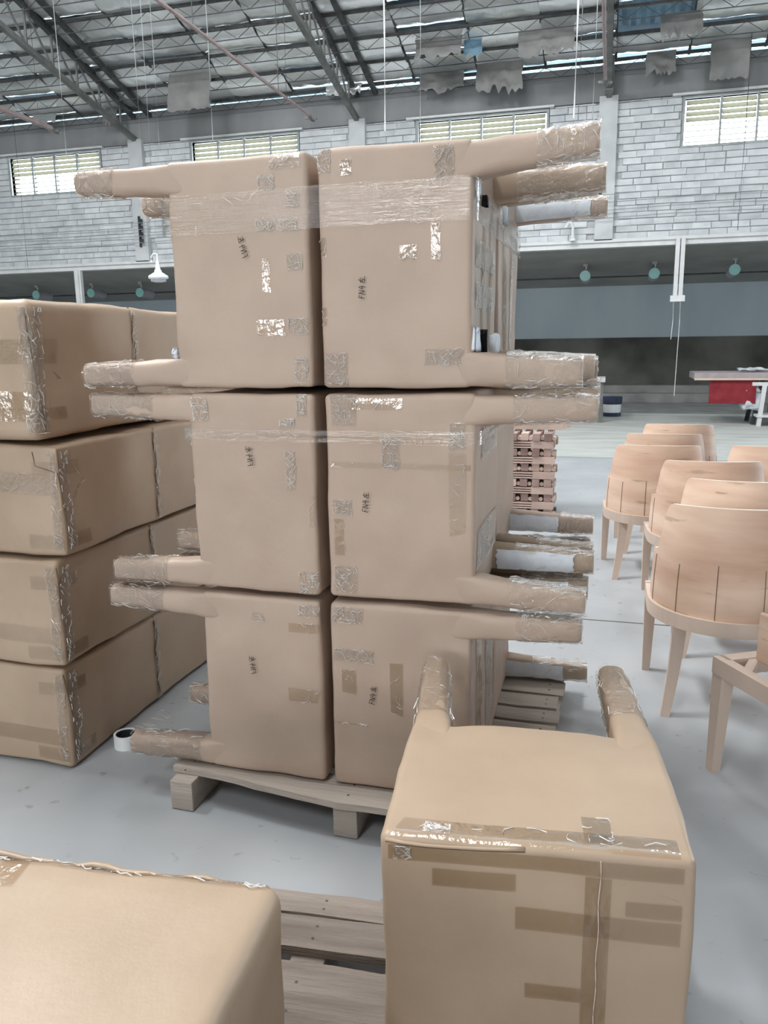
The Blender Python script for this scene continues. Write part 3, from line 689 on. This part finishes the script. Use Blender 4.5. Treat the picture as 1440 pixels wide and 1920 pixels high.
# --- big wrapped box at lower left
def carton(name, label, cat, x0, x1, y0, y1, z0, z1, r, amp, seed, mat='kraft_b', rz=0, piv=None, group=None, bend=None, step=.05):
    piv = piv or ((x0+x1)/2, (y0+y1)/2, z0)
    t = thing(name, label, cat, piv, rz, group)
    V, Fc = rbox(x0-piv[0], x1-piv[0], y0-piv[1], y1-piv[1], z0-piv[2], z1-piv[2], r, step, amp, seed, bend)
    b = add('paper_wrap', (V, Fc), mat, t, smooth=True)
    return t, BVHTree.FromPolygons([tuple(v) for v in V], Fc)
t, bv = carton('wrapped_carton', 'large paper-wrapped package in the left foreground with a taped far edge', 'package', -1.55, -.478, .22, 1.085, .132, .635, .035, .008, 31.5, rz=R(4.2), piv=(-.478, 1.085, .132))
vf = patch_on(bv, Vector((-.55, -.03, .5)), Vector((.52, 0, 0)), Vector((0, .03, 0)), Vector((0, 0, 1)), 40, 5, .002, .006, 3); crinkle_sheet('tape_strip', vf, t, 26, 5)
vf = patch_on(bv, Vector((-.50, -.10, .5)), Vector((.05, 0.01, 0)), Vector((-.015, .09, 0)), Vector((0, 0, 1)), 6, 8, .0015, .001, 3); add('tape_strip', vf, 'tape', t, fix=False)
add('paper_lap', rings([[(-.56+.52*i/20, -.012+.004*math.sin(i*.9)+dy, .492+dz+.003*math.sin(i*1.7)) for dy, dz in ((-.006, -.003), (0, .001), (.006, .0), (.010, -.02))] for i in range(21)]), 'kraft_b', t, smooth=True)

# --- the left stack of four long packages
grp2 = 'long paper-wrapped packages in the left stack'
lv = [(0, .395), (.397, .796), (.798, 1.193), (1.196, 1.665)]
labs = ['long paper-wrapped package at the floor of the left stack', 'second long paper-wrapped package up from the floor in the left stack', 'third long paper-wrapped package from the floor in the left stack, taped across', 'topmost long paper-wrapped package of the left stack']
cx = [-1.815, -1.79, -1.755, -1.80]
for i, ((z0, z1), lab) in enumerate(zip(lv, labs)):
    top = i == 3
    bend = None
    if top: bend = lambda p: (p.x-.02*max(0, p.z)/.47*0, p.y, p.z - .03*max(0, (p.y+.0))*(p.z/.47))
    t, bv = carton('long_package', lab, 'package', cx[i]-1.7, cx[i], 2.25-.02*(i % 2), 4.35, z0, z1, .045 if top else .024, .010, 40.3+i*3.1, rz=0, group=grp2, bend=bend, step=.06)
    h = z1-z0; x0 = .85; y0 = -(4.35-2.25+.02*(i % 2))/2
    E_ = Vector((1, 0, 0)); S_ = Vector((0, -1, 0))
    # tape round the corner, on both faces
    for (za, zb, wd) in ((.08, .20, .13), (.72, .84, .10)) if not top else ((.55, .72, .12), (.15, .24, .14)):
        vf = patch_on(bv, Vector((x0, y0+.02, h*za)), Vector((0, wd, 0)), Vector((0, 0, h*(zb-za))), E_, 8, 6, .002, .001, i); add('tape_strip', vf, 'tape', t, fix=False, smooth=True)
        vf = patch_on(bv, Vector((x0-wd-.02, y0, h*za)), Vector((wd, 0, 0)), Vector((0, 0, h*(zb-za))), S_, 8, 6, .002, .001, i); add('tape_strip', vf, 'tape', t, fix=False, smooth=True)
    vf = patch_on(bv, Vector((x0, y0+.02, .03)), Vector((0, .045, 0)), Vector((0, 0, h-.06)), E_, 6, 30, .002, .007, i+3); crinkle_sheet('crinkled_film', vf, t, 26, 5)
    vf = patch_on(bv, Vector((x0-.05, y0, .03)), Vector((.035, 0, 0)), Vector((0, 0, h-.06)), S_, 4, 24, .002, .006, i+3); crinkle_sheet('crinkled_film', vf, t, 26, 5)
    if i == 2: vf = patch_on(bv, Vector((x0-.6, y0, h*.62)), Vector((.57, 0, -.03)), Vector((0, 0, .07)), S_, 40, 8, .002, .006, 5); crinkle_sheet('crinkled_film', vf, t, 26, 5)
    else: vf = patch_on(bv, Vector((x0-.5, y0, h*.25)), Vector((.47, 0, -.01)), Vector((0, 0, .06)), S_, 24, 6, .002, .0015, 5); add('tape_strip', vf, 'tape', t, fix=False, smooth=True)
    # dark lap line near the front corner and the strap further back
    pts = []
    for k in range(15):
        z = .03+(h-.06)*k/14; y = y0+.012+(.035 if top else .02)*(1-k/14)
        hh = bv.ray_cast(Vector((x0+.2, y, z)), Vector((-1, 0, 0)), .5); pts.append((hh[0] if hh[0] else Vector((x0, y, z)))+Vector((.001, 0, 0)))
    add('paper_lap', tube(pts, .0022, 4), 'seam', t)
    pts = []
    ys = y0+.60
    for k in range(15):
        z = .01+(h-.02)*k/14
        hh = bv.ray_cast(Vector((x0+.2, ys+.008*math.sin(k*1.3+i), z)), Vector((-1, 0, 0)), .5); pts.append((hh[0] if hh[0] else Vector((x0, ys, z)))+Vector((.001, 0, 0)))
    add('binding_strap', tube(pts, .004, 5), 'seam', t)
    vf = patch_on(bv, Vector((x0, ys-.012, .02)), Vector((0, .03, 0)), Vector((0, 0, h-.04)), E_, 4, 26, .004, .006, i+8); crinkle_sheet('crinkled_film', vf, t, 26, 5)

# ================================================================== PALLETS
def pallet(label, loc, rz, W_, D_, planks, stringers, mat, ht=.13, group='wooden pallets under the packages', broken=None):
    t = thing('wooden_pallet', label, 'pallet', loc, rz, group)
    for i, (y0, y1) in enumerate(planks):
        V, Fc = [], []; n = 16; rnd = random.Random(i*7+3)
        secs = []
        for k in range(n+1):
            x = W_*k/n + (rnd.uniform(-.02, .02) if k in (0, n) else 0)
            ya = y0 + rnd.uniform(-.003, .003); yb = y1 + rnd.uniform(-.003, .003)
            if broken and i == broken[0]: ya += broken[1](k/n)
            zt = ht + rnd.uniform(-.002, .001)
            secs.append([(x, ya, zt-.022), (x, yb, zt-.022), (x, yb, zt), (x, ya, zt)])
        add('plank', rings(secs), mat, t)
        for sx in stringers:
            for q in (.3, .7): add('nail_head', lathe([(.004, 0), (.004, .0012), (.001, .0015)], 6, (sx+.045, y0+(y1-y0)*q, ht)), 'steel', t)
    for sx in stringers:
        add('stringer', rbox(sx, sx+.085, .012, D_-.012, 0, ht-.023, .006, .2, .003, sx), mat, t)
    return t
pallet('weathered pallet under the tall stack of wrapped chairs', (-1.345, 2.105, 0), R(-1.0), 1.19, 1.3, [(.0, .15), (.19, .30), (.36, .50), (.55, .68), (.70, .80), (.82, .93), (.95, 1.08), (1.12, 1.29)], (.0, .57, 1.10), 'pallet_pale', broken=(0, lambda u: .075*max(0, 1-u/.5)**1.2 if u > .12 else .06))
pallet('grey weathered pallet under the foreground packages', (-1.62, .17, 0), R(5), 1.72, 1.43, [(1.35, 1.425), (1.24, 1.343), (1.0, 1.195), (.77, .95), (.5, .7), (.24, .44), (0, .18)], (.02, 1.07, 1.60), 'pallet', broken=None)

# ================================================================== TAPE ROLL
t = thing('tape_roll', 'white tape roll with a loose tail lying on the floor by the stack', 'tape roll', (-1.735, 2.462, 0))
ro, ri, hh = .046, .038, .052
add('roll', rings([[(r*math.cos(2*math.pi*j/32), r*math.sin(2*math.pi*j/32), z) for j in range(32)] for r, z in ((ri, 0), (ro, 0), (ro, hh), (ri, hh), (ri, 0))], False, False), 'plastic_white', t)
add('core', rings([[(r*math.cos(2*math.pi*j/32), r*math.sin(2*math.pi*j/32), z) for j in range(32)] for r, z in ((ri-.003, .002), (ri-.0005, .002), (ri-.0005, hh-.003), (ri-.003, hh-.003), (ri-.003, .002))], False, False), 'plastic_dark', t)
V = []; n = 14
for i in range(n+1):
    u = i/n; x, y, z = .03+.12*u, .03+.03*u, .055+.075*u**1.3
    V += [(x-.012, y-.012, z+.012+.004*math.sin(u*9)), (x+.014, y+.012, z-.012)]
crinkle_sheet('loose_tail', (V, [(2*i, 2*i+1, 2*i+3, 2*i+2) for i in range(n)]), t, 14, 3)
add('twisted_tape', rbox(.018, .062, .012, .042, .038, .068, .012, .012, .012, 3.3), 'kraft_b', t)

# ================================================================== BARREL CHAIRS (raw wood)
A_, B_, FRONT = .305, .30, .20
def plan(s, k=1.0):
    """s in [-1, 1] along the U from the right arm round the back to the left arm; returns point and outward normal"""
    q = math.pi*.5*B_; st = FRONT; tot = q+st; d = abs(s)*tot
    if d <= q:
        ph = d/q*math.pi/2; x, y = A_*math.sin(ph), -B_*math.cos(ph); nx, ny = math.sin(ph), -math.cos(ph)
    else: x, y, nx, ny = A_, d-q, 1, 0
    return Vector((math.copysign(x, s)*k, y*k if y < 0 else y)), Vector((math.copysign(nx, s), ny))
def make_barrel_chair():
    t = thing('barrel_chair', None, None)
    zb, zt, za = .425, .865, .60
    ns, nv = 56, 12; V, Fc = [], []
    def top(s):
        a = abs(s)
        if a < .50: return zt - .014*(a/.50)**2
        if a < .61: u = (a-.50)/.11; return za+.05+(zt-.014-za-.05)*max(0, 1-u**2.6)**.42
        return za+.05*(1-(a-.61)/.39)
    for inner in (0, 1):
        for i in range(ns+1):
            u = -1+2*i/ns
            s = math.copysign(abs(u)**.9, u)*.80
            for j in range(nv+1):
                z = zb+(top(s)-zb)*j/nv; k = 1-.13*((z-zb)/(zt-zb))**2.0
                p, n = plan(s, k); p = p - n*(.017 if inner else 0); V.append((p.x, p.y, z))
    o = (ns+1)*(nv+1)
    for i in range(ns):
        for j in range(nv):
            a = i*(nv+1)+j; Fc += [(a, a+1, a+nv+2, a+nv+1), (o+a, o+a+nv+1, o+a+nv+2, o+a+1)]
        a = i*(nv+1); Fc += [(a, a+nv+1, o+a+nv+1, o+a), (a+nv, o+a+nv, o+a+2*nv+1, a+2*nv+1)]
    for j in range(nv): a = ns*(nv+1)+j; Fc += [(j, o+j, o+j+1, j+1), (a, a+1, o+a+1, o+a)]
    sh = add('backrest_shell', (V, Fc), 'beech', t, smooth=True); sh.data.set_sharp_from_angle(angle=R(40))
    ev = []
    for i in range(ns+1):
        o1, o2 = i*(nv+1)+nv, o+i*(nv+1)+nv; p1, p2 = Vector(V[o1]), Vector(V[o2]); dz = Vector((0, 0, .0012))
        ev.append([p1-dz*2, p1+dz, p2+dz, p2-dz*2])
    add('pale_top_edge', rings(ev), 'pale_edge', sh)
    # saw kerfs up the shell
    for s, hh in ((-.62, .20), (-.36, .20), (-.12, .22), (.14, .21), (.40, .19), (.63, .18)):
        pts = []
        for j in range(8):
            z = zb+hh*j/7; k = 1-.13*((z-zb)/(zt-zb))**2.0; p, n = plan(s, k); pts.append((p.x+n.x*.0006, p.y+n.y*.0006, z))
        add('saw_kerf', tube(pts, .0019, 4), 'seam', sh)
    # seat frame ring with a straight front rail
    ring = [plan(-1+2*i/40) for i in range(41)]
    Vr, Fr = [], []
    for (p, n) in ring:
        for off, z in ((.014, .365), (.014, .425), (-.035, .425), (-.035, .365)): q = p+n*off; Vr.append((q.x, q.y, z))
    for i in range(40):
        for j in range(4): Fr.append((i*4+j, i*4+(j+1) % 4, (i+1)*4+(j+1) % 4, (i+1)*4+j))
    Fr += [(0, 1, 2, 3), (160, 163, 162, 161)]
    add('seat_frame', (Vr, Fr), 'pale_wood', t, smooth=False)
    add('front_rail', box(-A_-.014, A_+.014, FRONT-.015, FRONT+.025, .365, .425), 'pale_wood', t)
    for sx in (-1, 1):
        add('corner_brace', bar((sx*(A_-.12), FRONT-.01, .40), (sx*(A_-.03), FRONT-.11, .40), .03, .04), 'pale_wood', t)
        # straight tapered front leg
        secs = []
        for q in range(6):
            u = q/5; h2 = .026-.009*u; cx_, cy_ = sx*(A_-.012+.004*u), FRONT-.004+.012*u
            secs.append([(cx_+a*h2, cy_+b*h2, .37*(1-u)) for a, b in ((-1, -1), (1, -1), (1, 1), (-1, 1))])
        add('leg', rings(secs), 'pale_wood', t)
        # curved splayed back leg
        secs = []
        for q in range(9):
            u = q/8; h2 = .027-.009*u; sp = .075*u**1.6; cx_, cy_ = sx*(.20+.55*sp), -.195-sp*1.0
            secs.append([(cx_+a*h2, cy_+b*h2, .37*(1-u)) for a, b in ((-1, -1), (1, -1), (1, 1), (-1, 1))])
        add('leg', rings(secs), 'pale_wood', t)
    return t
proto = make_barrel_chair()
BC = [('bare wood barrel chair nearest the wrapped chairs, saw kerfs showing full height of its back', .515, 3.50, 0),
      ('bare wood barrel chair directly behind the nearest one, greyish back', .645, 4.16, -3),
      ('bare wood barrel chair third in the near row, dark streaks on its back', .565, 4.80, 3),
      ('bare wood barrel chair at the left of the group, legs in full view', .315, 5.46, 2),
      ('bare wood barrel chair behind the leftmost one, only its top showing', .395, 6.14, 0),
      ('bare wood barrel chair farthest back in the group', .55, 6.86, -2),
      ('bare wood barrel chair at the right edge of the photo, far row', 1.02, 5.52, 0)]
for i, (lab, x, y, a) in enumerate(BC):
    o = proto if i == 0 else copy_tree(proto)
    o.location = (x, y, 0); o.rotation_euler = (0, 0, R(a)); tag(o, lab, 'chair', 'bare wood barrel chairs')
o = proto.copy(); C.objects.link(o); th = R(-60.3)+math.pi
for ch in proto.children:
    if not ch.name.startswith('backrest'): c = ch.copy(); C.objects.link(c); c.parent = o
cR = Matrix.Rotation(th, 3, 'Z') @ Vector((A_, FRONT, 0))
o.location = (.415-cR.x, 2.83-cR.y, 0); o.rotation_euler = (0, 0, th); tag(o, 'bare wood chair frame at the right edge, open seat and low plywood panel', 'chair', 'bare wood barrel chairs')
add('plywood_panel', rbox(-A_+.05, A_-.06, FRONT-.105, FRONT-.085, .425, .60, .009, .1, 0.0), 'beech', o)

# ================================================================== STACK OF WOODEN PARTS
sx0, sy0 = -1.02, 6.86; bw = .062
def part_block(loc, dims, mat, along):
    """a chair part: squared block with a round tenon and a comb of fins at one end"""
    t = thing('wooden_chair_part', 'small wooden chair part in the cross-stacked pile behind the wrapped chairs', 'wood part', loc, 0, 'cross-stacked wooden chair parts')
    lx, ly, lz = dims
    if along == 'y':
        add('block', box(0, lx, 0, ly*.30, 0, lz), mat, t)
        fins = join(*[box(lx*(.06+.25*k), lx*(.06+.25*k)+lx*.12, ly*.30, ly, lz*.15, lz*.85) for k in range(4)])
    else:
        add('block', box(lx*.68, lx, 0, ly, 0, lz), mat, t)
        fins = join(*[box(0, lx*.68, 0, ly, lz*(.05+.33*k), lz*(.05+.33*k)+lz*.20) for k in range(3)])
    add('fin_comb', fins, 'block_wood', t)
    return t
rnd = random.Random(4)
for layer in range(11):
    z = .03+layer*.0655
    if layer % 2 == 0:
        for k in range(6):
            x = sx0+.02+k*.098+rnd.uniform(-.006, .006)
            part_block((x, sy0+rnd.uniform(-.015, .02), z), (bw, .5, bw), 'block_dark' if rnd.random() < .6 else 'block_wood', 'y')
            tn = add('wooden_dowel', tube([(x+.08, sy0+.02, z+.02), (x+.08, sy0+.10, z+.02)], .018, 10), 'pale_wood')
            tag(tn, 'pale round dowel end between blocks of the cross-stacked pile', 'dowel', 'dowels in the cross-stacked pile')
    else:
        for k in range(5):
            part_block((sx0+rnd.uniform(-.01, .012)+.02, sy0+.0+k*.105, z), (.57, .085, bw), 'block_wood', 'x')
tag(add('timber_bearer', join(box(sx0, sx0+.6, sy0+.03, sy0+.09, 0, .03), box(sx0, sx0+.6, sy0+.4, sy0+.46, 0, .03)), 'pallet'), 'pair of flat bearers under the cross-stacked wooden parts', 'bearer')
for k, wh in enumerate(('front', 'middle', 'rearmost')):
    tag(add('pale_batten', xf(box(0, .62, 0, .055, 0, .05), Matrix.Translation((sx0+.02+.03*k, sy0+.30+.08*k, .03+11*.0655)) @ Matrix.Rotation(R(1.5*k), 4, 'Z')), 'pale_wood'), wh+' pale batten laid along the top of the cross-stacked pile', 'batten', 'battens on top of the pile')

# ================================================================== BACKGROUND THINGS
# trestle table with red cloth
t = thing('work_table', 'mauve grey work table at the right with a red cloth under its top', 'table', (1.47, 15.6, 0))
add('table_top', box(0, 3.2, 0, 1.0, .82, .93), 'table', t); add('edge_rail', box(.0, 3.2, -.02, 0, .80, .835), 'pale_wood', t)
add('red_cloth', box(.27, 1.05, .03, .06, .38, .80), 'red_cloth', t)
for x in (1.05, 2.4):
    add('leg', bar((x, .15, 0), (x+.12, .15, .80), .07), 'plastic_dark', t); add('leg', bar((x, .85, 0), (x+.12, .85, .80), .07), 'plastic_dark', t)
t2 = thing('sawhorse', 'pale sawhorse frame under the work table at the right edge', 'sawhorse', (2.52, 15.45, 0))
add('leg', bar((.05, 0, 0), (.10, 0, .72), .07), 'white_paint', t2); add('leg', bar((.9, 0, 0), (.85, 0, .72), .07), 'white_paint', t2); add('rail', bar((-.1, 0, .74), (1.05, 0, .74), .06), 'white_paint', t2); add('low_shelf', box(.0, .9, -.05, .4, .16, .2), 'white_paint', t2)
tag(add('white_sack', rbox(2.24, 2.72, 15.55, 15.95, .20, .72, .14, .06, .09, 4.4), 'bag', smooth=True), 'crumpled white sack hanging under the work table', 'sack')
tag(add('brown_carton', rbox(2.78, 3.3, 15.6, 16.0, .21, .5, .02, .1, .01, 2.2), 'card', smooth=True), 'brown carton on the low shelf under the work table', 'carton')
tag(add('white_rag', rbox(2.2, 2.75, 15.8, 16.2, .93, 1.03, .045, .06, .05, 6.4), 'bag', smooth=True), 'white rag lying on the work table', 'rag')
# bench at the left end of the annex, half hidden
t = thing('work_bench', 'small grey bench with red boards behind the wrapped chair legs', 'bench', (-1.5, 15.7, 0))
add('bench_top', box(0, 1.42, 0, .7, .76, .84), 'pillar', t); add('red_board', box(.1, 1.3, .05, .09, .12, .45), 'red_cloth', t)
for x in (.05, 1.30): add('leg', box(x, x+.09, .04, .13, 0, .76), 'truss', t)
add('cross_rail', box(.05, 1.38, .06, .1, .08, .14), 'truss', t)
t = thing('paint_bucket', 'white paint bucket with a dark blue rim by the annex kerb', 'bucket', (.07, 17.2, 0))
add('pail', lathe([(.14, 0), (.17, .0), (.19, .34), (.175, .34), (.15, .03)], 20), 'plastic_white', t); add('rim_band', lathe([(.186, .25), (.192, .25), (.197, .40), (.17, .40)], 20), 'paint_blue', t); add('base_band', lathe([(.171, 0), (.175, 0), (.18, .08), (.17, .08)], 20), 'paint_blue', t)
# cylinder lamps under the annex ceiling
def annex_lamp(x, z, lab):
    t = thing('cylinder_lamp', lab, 'lamp', (x, 19.5, z), 0, 'aqua-ended cylinder lamps under the annex ceiling')
    add('lamp_body', tube([(0, .02, 0), (0, .55, -.02)], .115, 18), 'grey_lamp', t, smooth=False)
    add('end_lens', tube([(0, -.012, 0), (0, .02, 0)], .118, 18), 'aqua', t)
    add('hanging_hook', tube([(0, .06, .10), (0.02, .06, .17), (0, .06, .27)], .014, 6), 'plastic_white', t)
    add('ceiling_plate', box(-.05, .05, .02, .12, .2, .32), 'annex_ceiling', t)
for x, z, lab in ((-.643, 2.98, 'aqua-ended cylinder lamp nearest the tall stack'), (.857, 2.98, 'aqua-ended cylinder lamp left of the white cable duct'), (2.517, 3.0, 'aqua-ended cylinder lamp right of the white cable duct'),
                  (-13.65, 2.98, 'aqua-ended cylinder lamp just right of the annex post'), (-12.15, 2.95, 'aqua-ended cylinder lamp below the white pendant lamp'), (-15.4, 2.98, 'aqua-ended cylinder lamp left of the annex post')):
    annex_lamp(x, z, lab)
t = thing('pendant_lamp', 'white enamel pendant lamp with a hook beside the tall stack', 'pendant lamp', (-5.93, 10, 2.43))
add('shade', lathe([(.045, .10), (.05, .07), (.13, .02), (.135, -.01), (.11, -.02)], 18), 'plastic_white', t, smooth=True); add('socket', lathe([(.03, .10), (.035, .11), (.02, .2), (.012, .22)], 12), 'plastic_white', t); add('lens_guard', lathe([(.10, -.02), (.10, -.05), (.06, -.06)], 18), 'grey_lamp', t)
add('hook', tube([(0, 0, .22), (.0, 0, .30), (-.05, 0, .31), (-.09, 0, .27), (-.09, 0, .20)], .012, 7), 'plastic_white', t)
add('flex', tube([(0, 0, .30), (0.01, 0, 3.0), (0, 0, roof_z(10)-2.44)], .004, 5), 'grey_pipe', t)
t = thing('cable_hook', 'white bent cable hook on the annex beam right of the stack', 'hook', (-.86, 17.7, 3.54))
add('hook_bend', tube([(0, 0, 0), (0, 0, .28), (-.04, 0, .36), (-.10, 0, .36), (-.14, 0, .27)], .03, 8), 'plastic_white', t)
add('foot', lathe([(.07, 0), (.07, .03), (.035, .06)], 12), 'plastic_white', t)
add('wire', tube([(-.12, 0, .3), (-.10, .1, .9), (.08, .15, 1.5)], .008, 5), 'grey_pipe', t)
# insulator racks and the four wires strung along the wall
for x, lab in ((-10.93, 'dark insulator rack on the left wall pillar'), (-.40, 'dark insulator rack on the wall pillar right of the stack')):
    t = thing('insulator_rack', lab, 'insulator rack', (x, WALL_Y-.15, 3.95 if x < -5 else 4.05), 0, 'insulator racks on the wall pillars')
    add('rack_bar', box(-.05, .0, -.03, .0, -.08, .62), 'plastic_dark', t)
    for k in range(4): add('insulator', lathe([(.03, 0), (.045, .03), (.03, .06), (.045, .09), (.02, .1)], 10, (.05, -.06, .15*k)), 'plastic_dark', t)
for k, lab in enumerate(('lowest', 'second lowest', 'second highest', 'highest')):
    z = 4.0+.15*k
    tag(add('wall_wire', tube([(-20+28*i/24, WALL_Y-.24, z-.05*math.sin(math.pi*((i/24*5.2) % 1))) for i in range(25)], .007, 5), 'grey_pipe'), lab+' of four wires strung along the brick wall', 'wire', 'wires along the brick wall')
# pipes running in from the camera side with nozzle ends
def spray_pipe(px, py, ye, lab, r=.028):
    e = at_y(px, py, ye); t = thing('ceiling_pipe', lab, 'pipe', tuple(e), 0, 'faded red pipes under the roof')
    add('pipe_run', tube([(0, 0, 0), (0, -2, 0), (.01, -5, .01), (0, -9, 0)], r, 10), 'pink_pipe', t)
    add('nozzle', join(tube([(0, 0, 0), (0, .12, -.05), (.02, .2, -.06)], [.04, .03, .02], 8), bar((-.12, .08, -.02), (.12, .08, -.05), .04)), 'truss', t)
    for y in (-1.5, -4.5): add('hanger', tube([(0, y, 0), (0, y, roof_z(e.y+y)-e.z-.03)], .006, 5), 'steel', t)
spray_pipe(580, 216, 15.5, 'long faded red pipe under the roof above the left column'); spray_pipe(96, 240, 15.5, 'faded red pipe end at the left edge under the roof', .05); spray_pipe(1135, 148, 15.5, 'pair of faded red pipes seen end on above the right column')
# wires and conduits hanging from the roof
WIRES = [(117, 0, 125, 295, .012, 'grey_pipe', 'thin grey conduit hanging in front of the leftmost window'), (397, 0, 399, 262, .014, 'grey_pipe', 'grey conduit hanging above the top left wrapped chair'),
         (282, 10, 299, 285, .008, 'grey_pipe', 'thin wire hanging between the left window and the stack'), (264, 50, 266, 300, .010, 'grey_pipe', 'thin conduit hanging at the left wall pillar'),
         (729, 0, 722, 246, .022, 'white_paint', 'white conduit hanging above the middle of the tall stack'), (795, 0, 788, 232, .010, 'grey_pipe', 'thin grey conduit right of the white one above the stack'),
         (1079, 0, 1076, 222, .026, 'white_paint', 'thick white conduit hanging above the top right leg'), (1094, 0, 1084, 225, .012, 'truss', 'dark conduit beside the thick white one'),
         (1116, 0, 1111, 222, .012, 'grey_pipe', 'thin conduit right of the thick white one'), (1409, 0, 1383, 432, .010, 'steel', 'long dark cable hanging in front of the right window'),
         (22, 90, 52, 500, .008, 'steel', 'thin dark cable hanging at the far left of the wall'), (68, 110, 72, 215, .007, 'steel', 'short dark wire under the roof at the far left'), (535, 30, 537, 190, .008, 'steel', 'dark wire hanging by the middle truss')]
for x0, y0, x1, y1, r, mt, lab in WIRES:
    yy = 14.0 if y1 < 400 else 17.4
    b = at_y(x1, y1, yy); zt = roof_z(yy)-.02
    tag(add('hanging_conduit', tube([(b.x+.02*(zt-b.z)*0, yy, zt), (b.x+.01, yy, (zt+b.z)/2), (b.x, yy, b.z)], r*.62, 7), mt), lab, 'conduit', 'conduits and wires hanging from the roof')
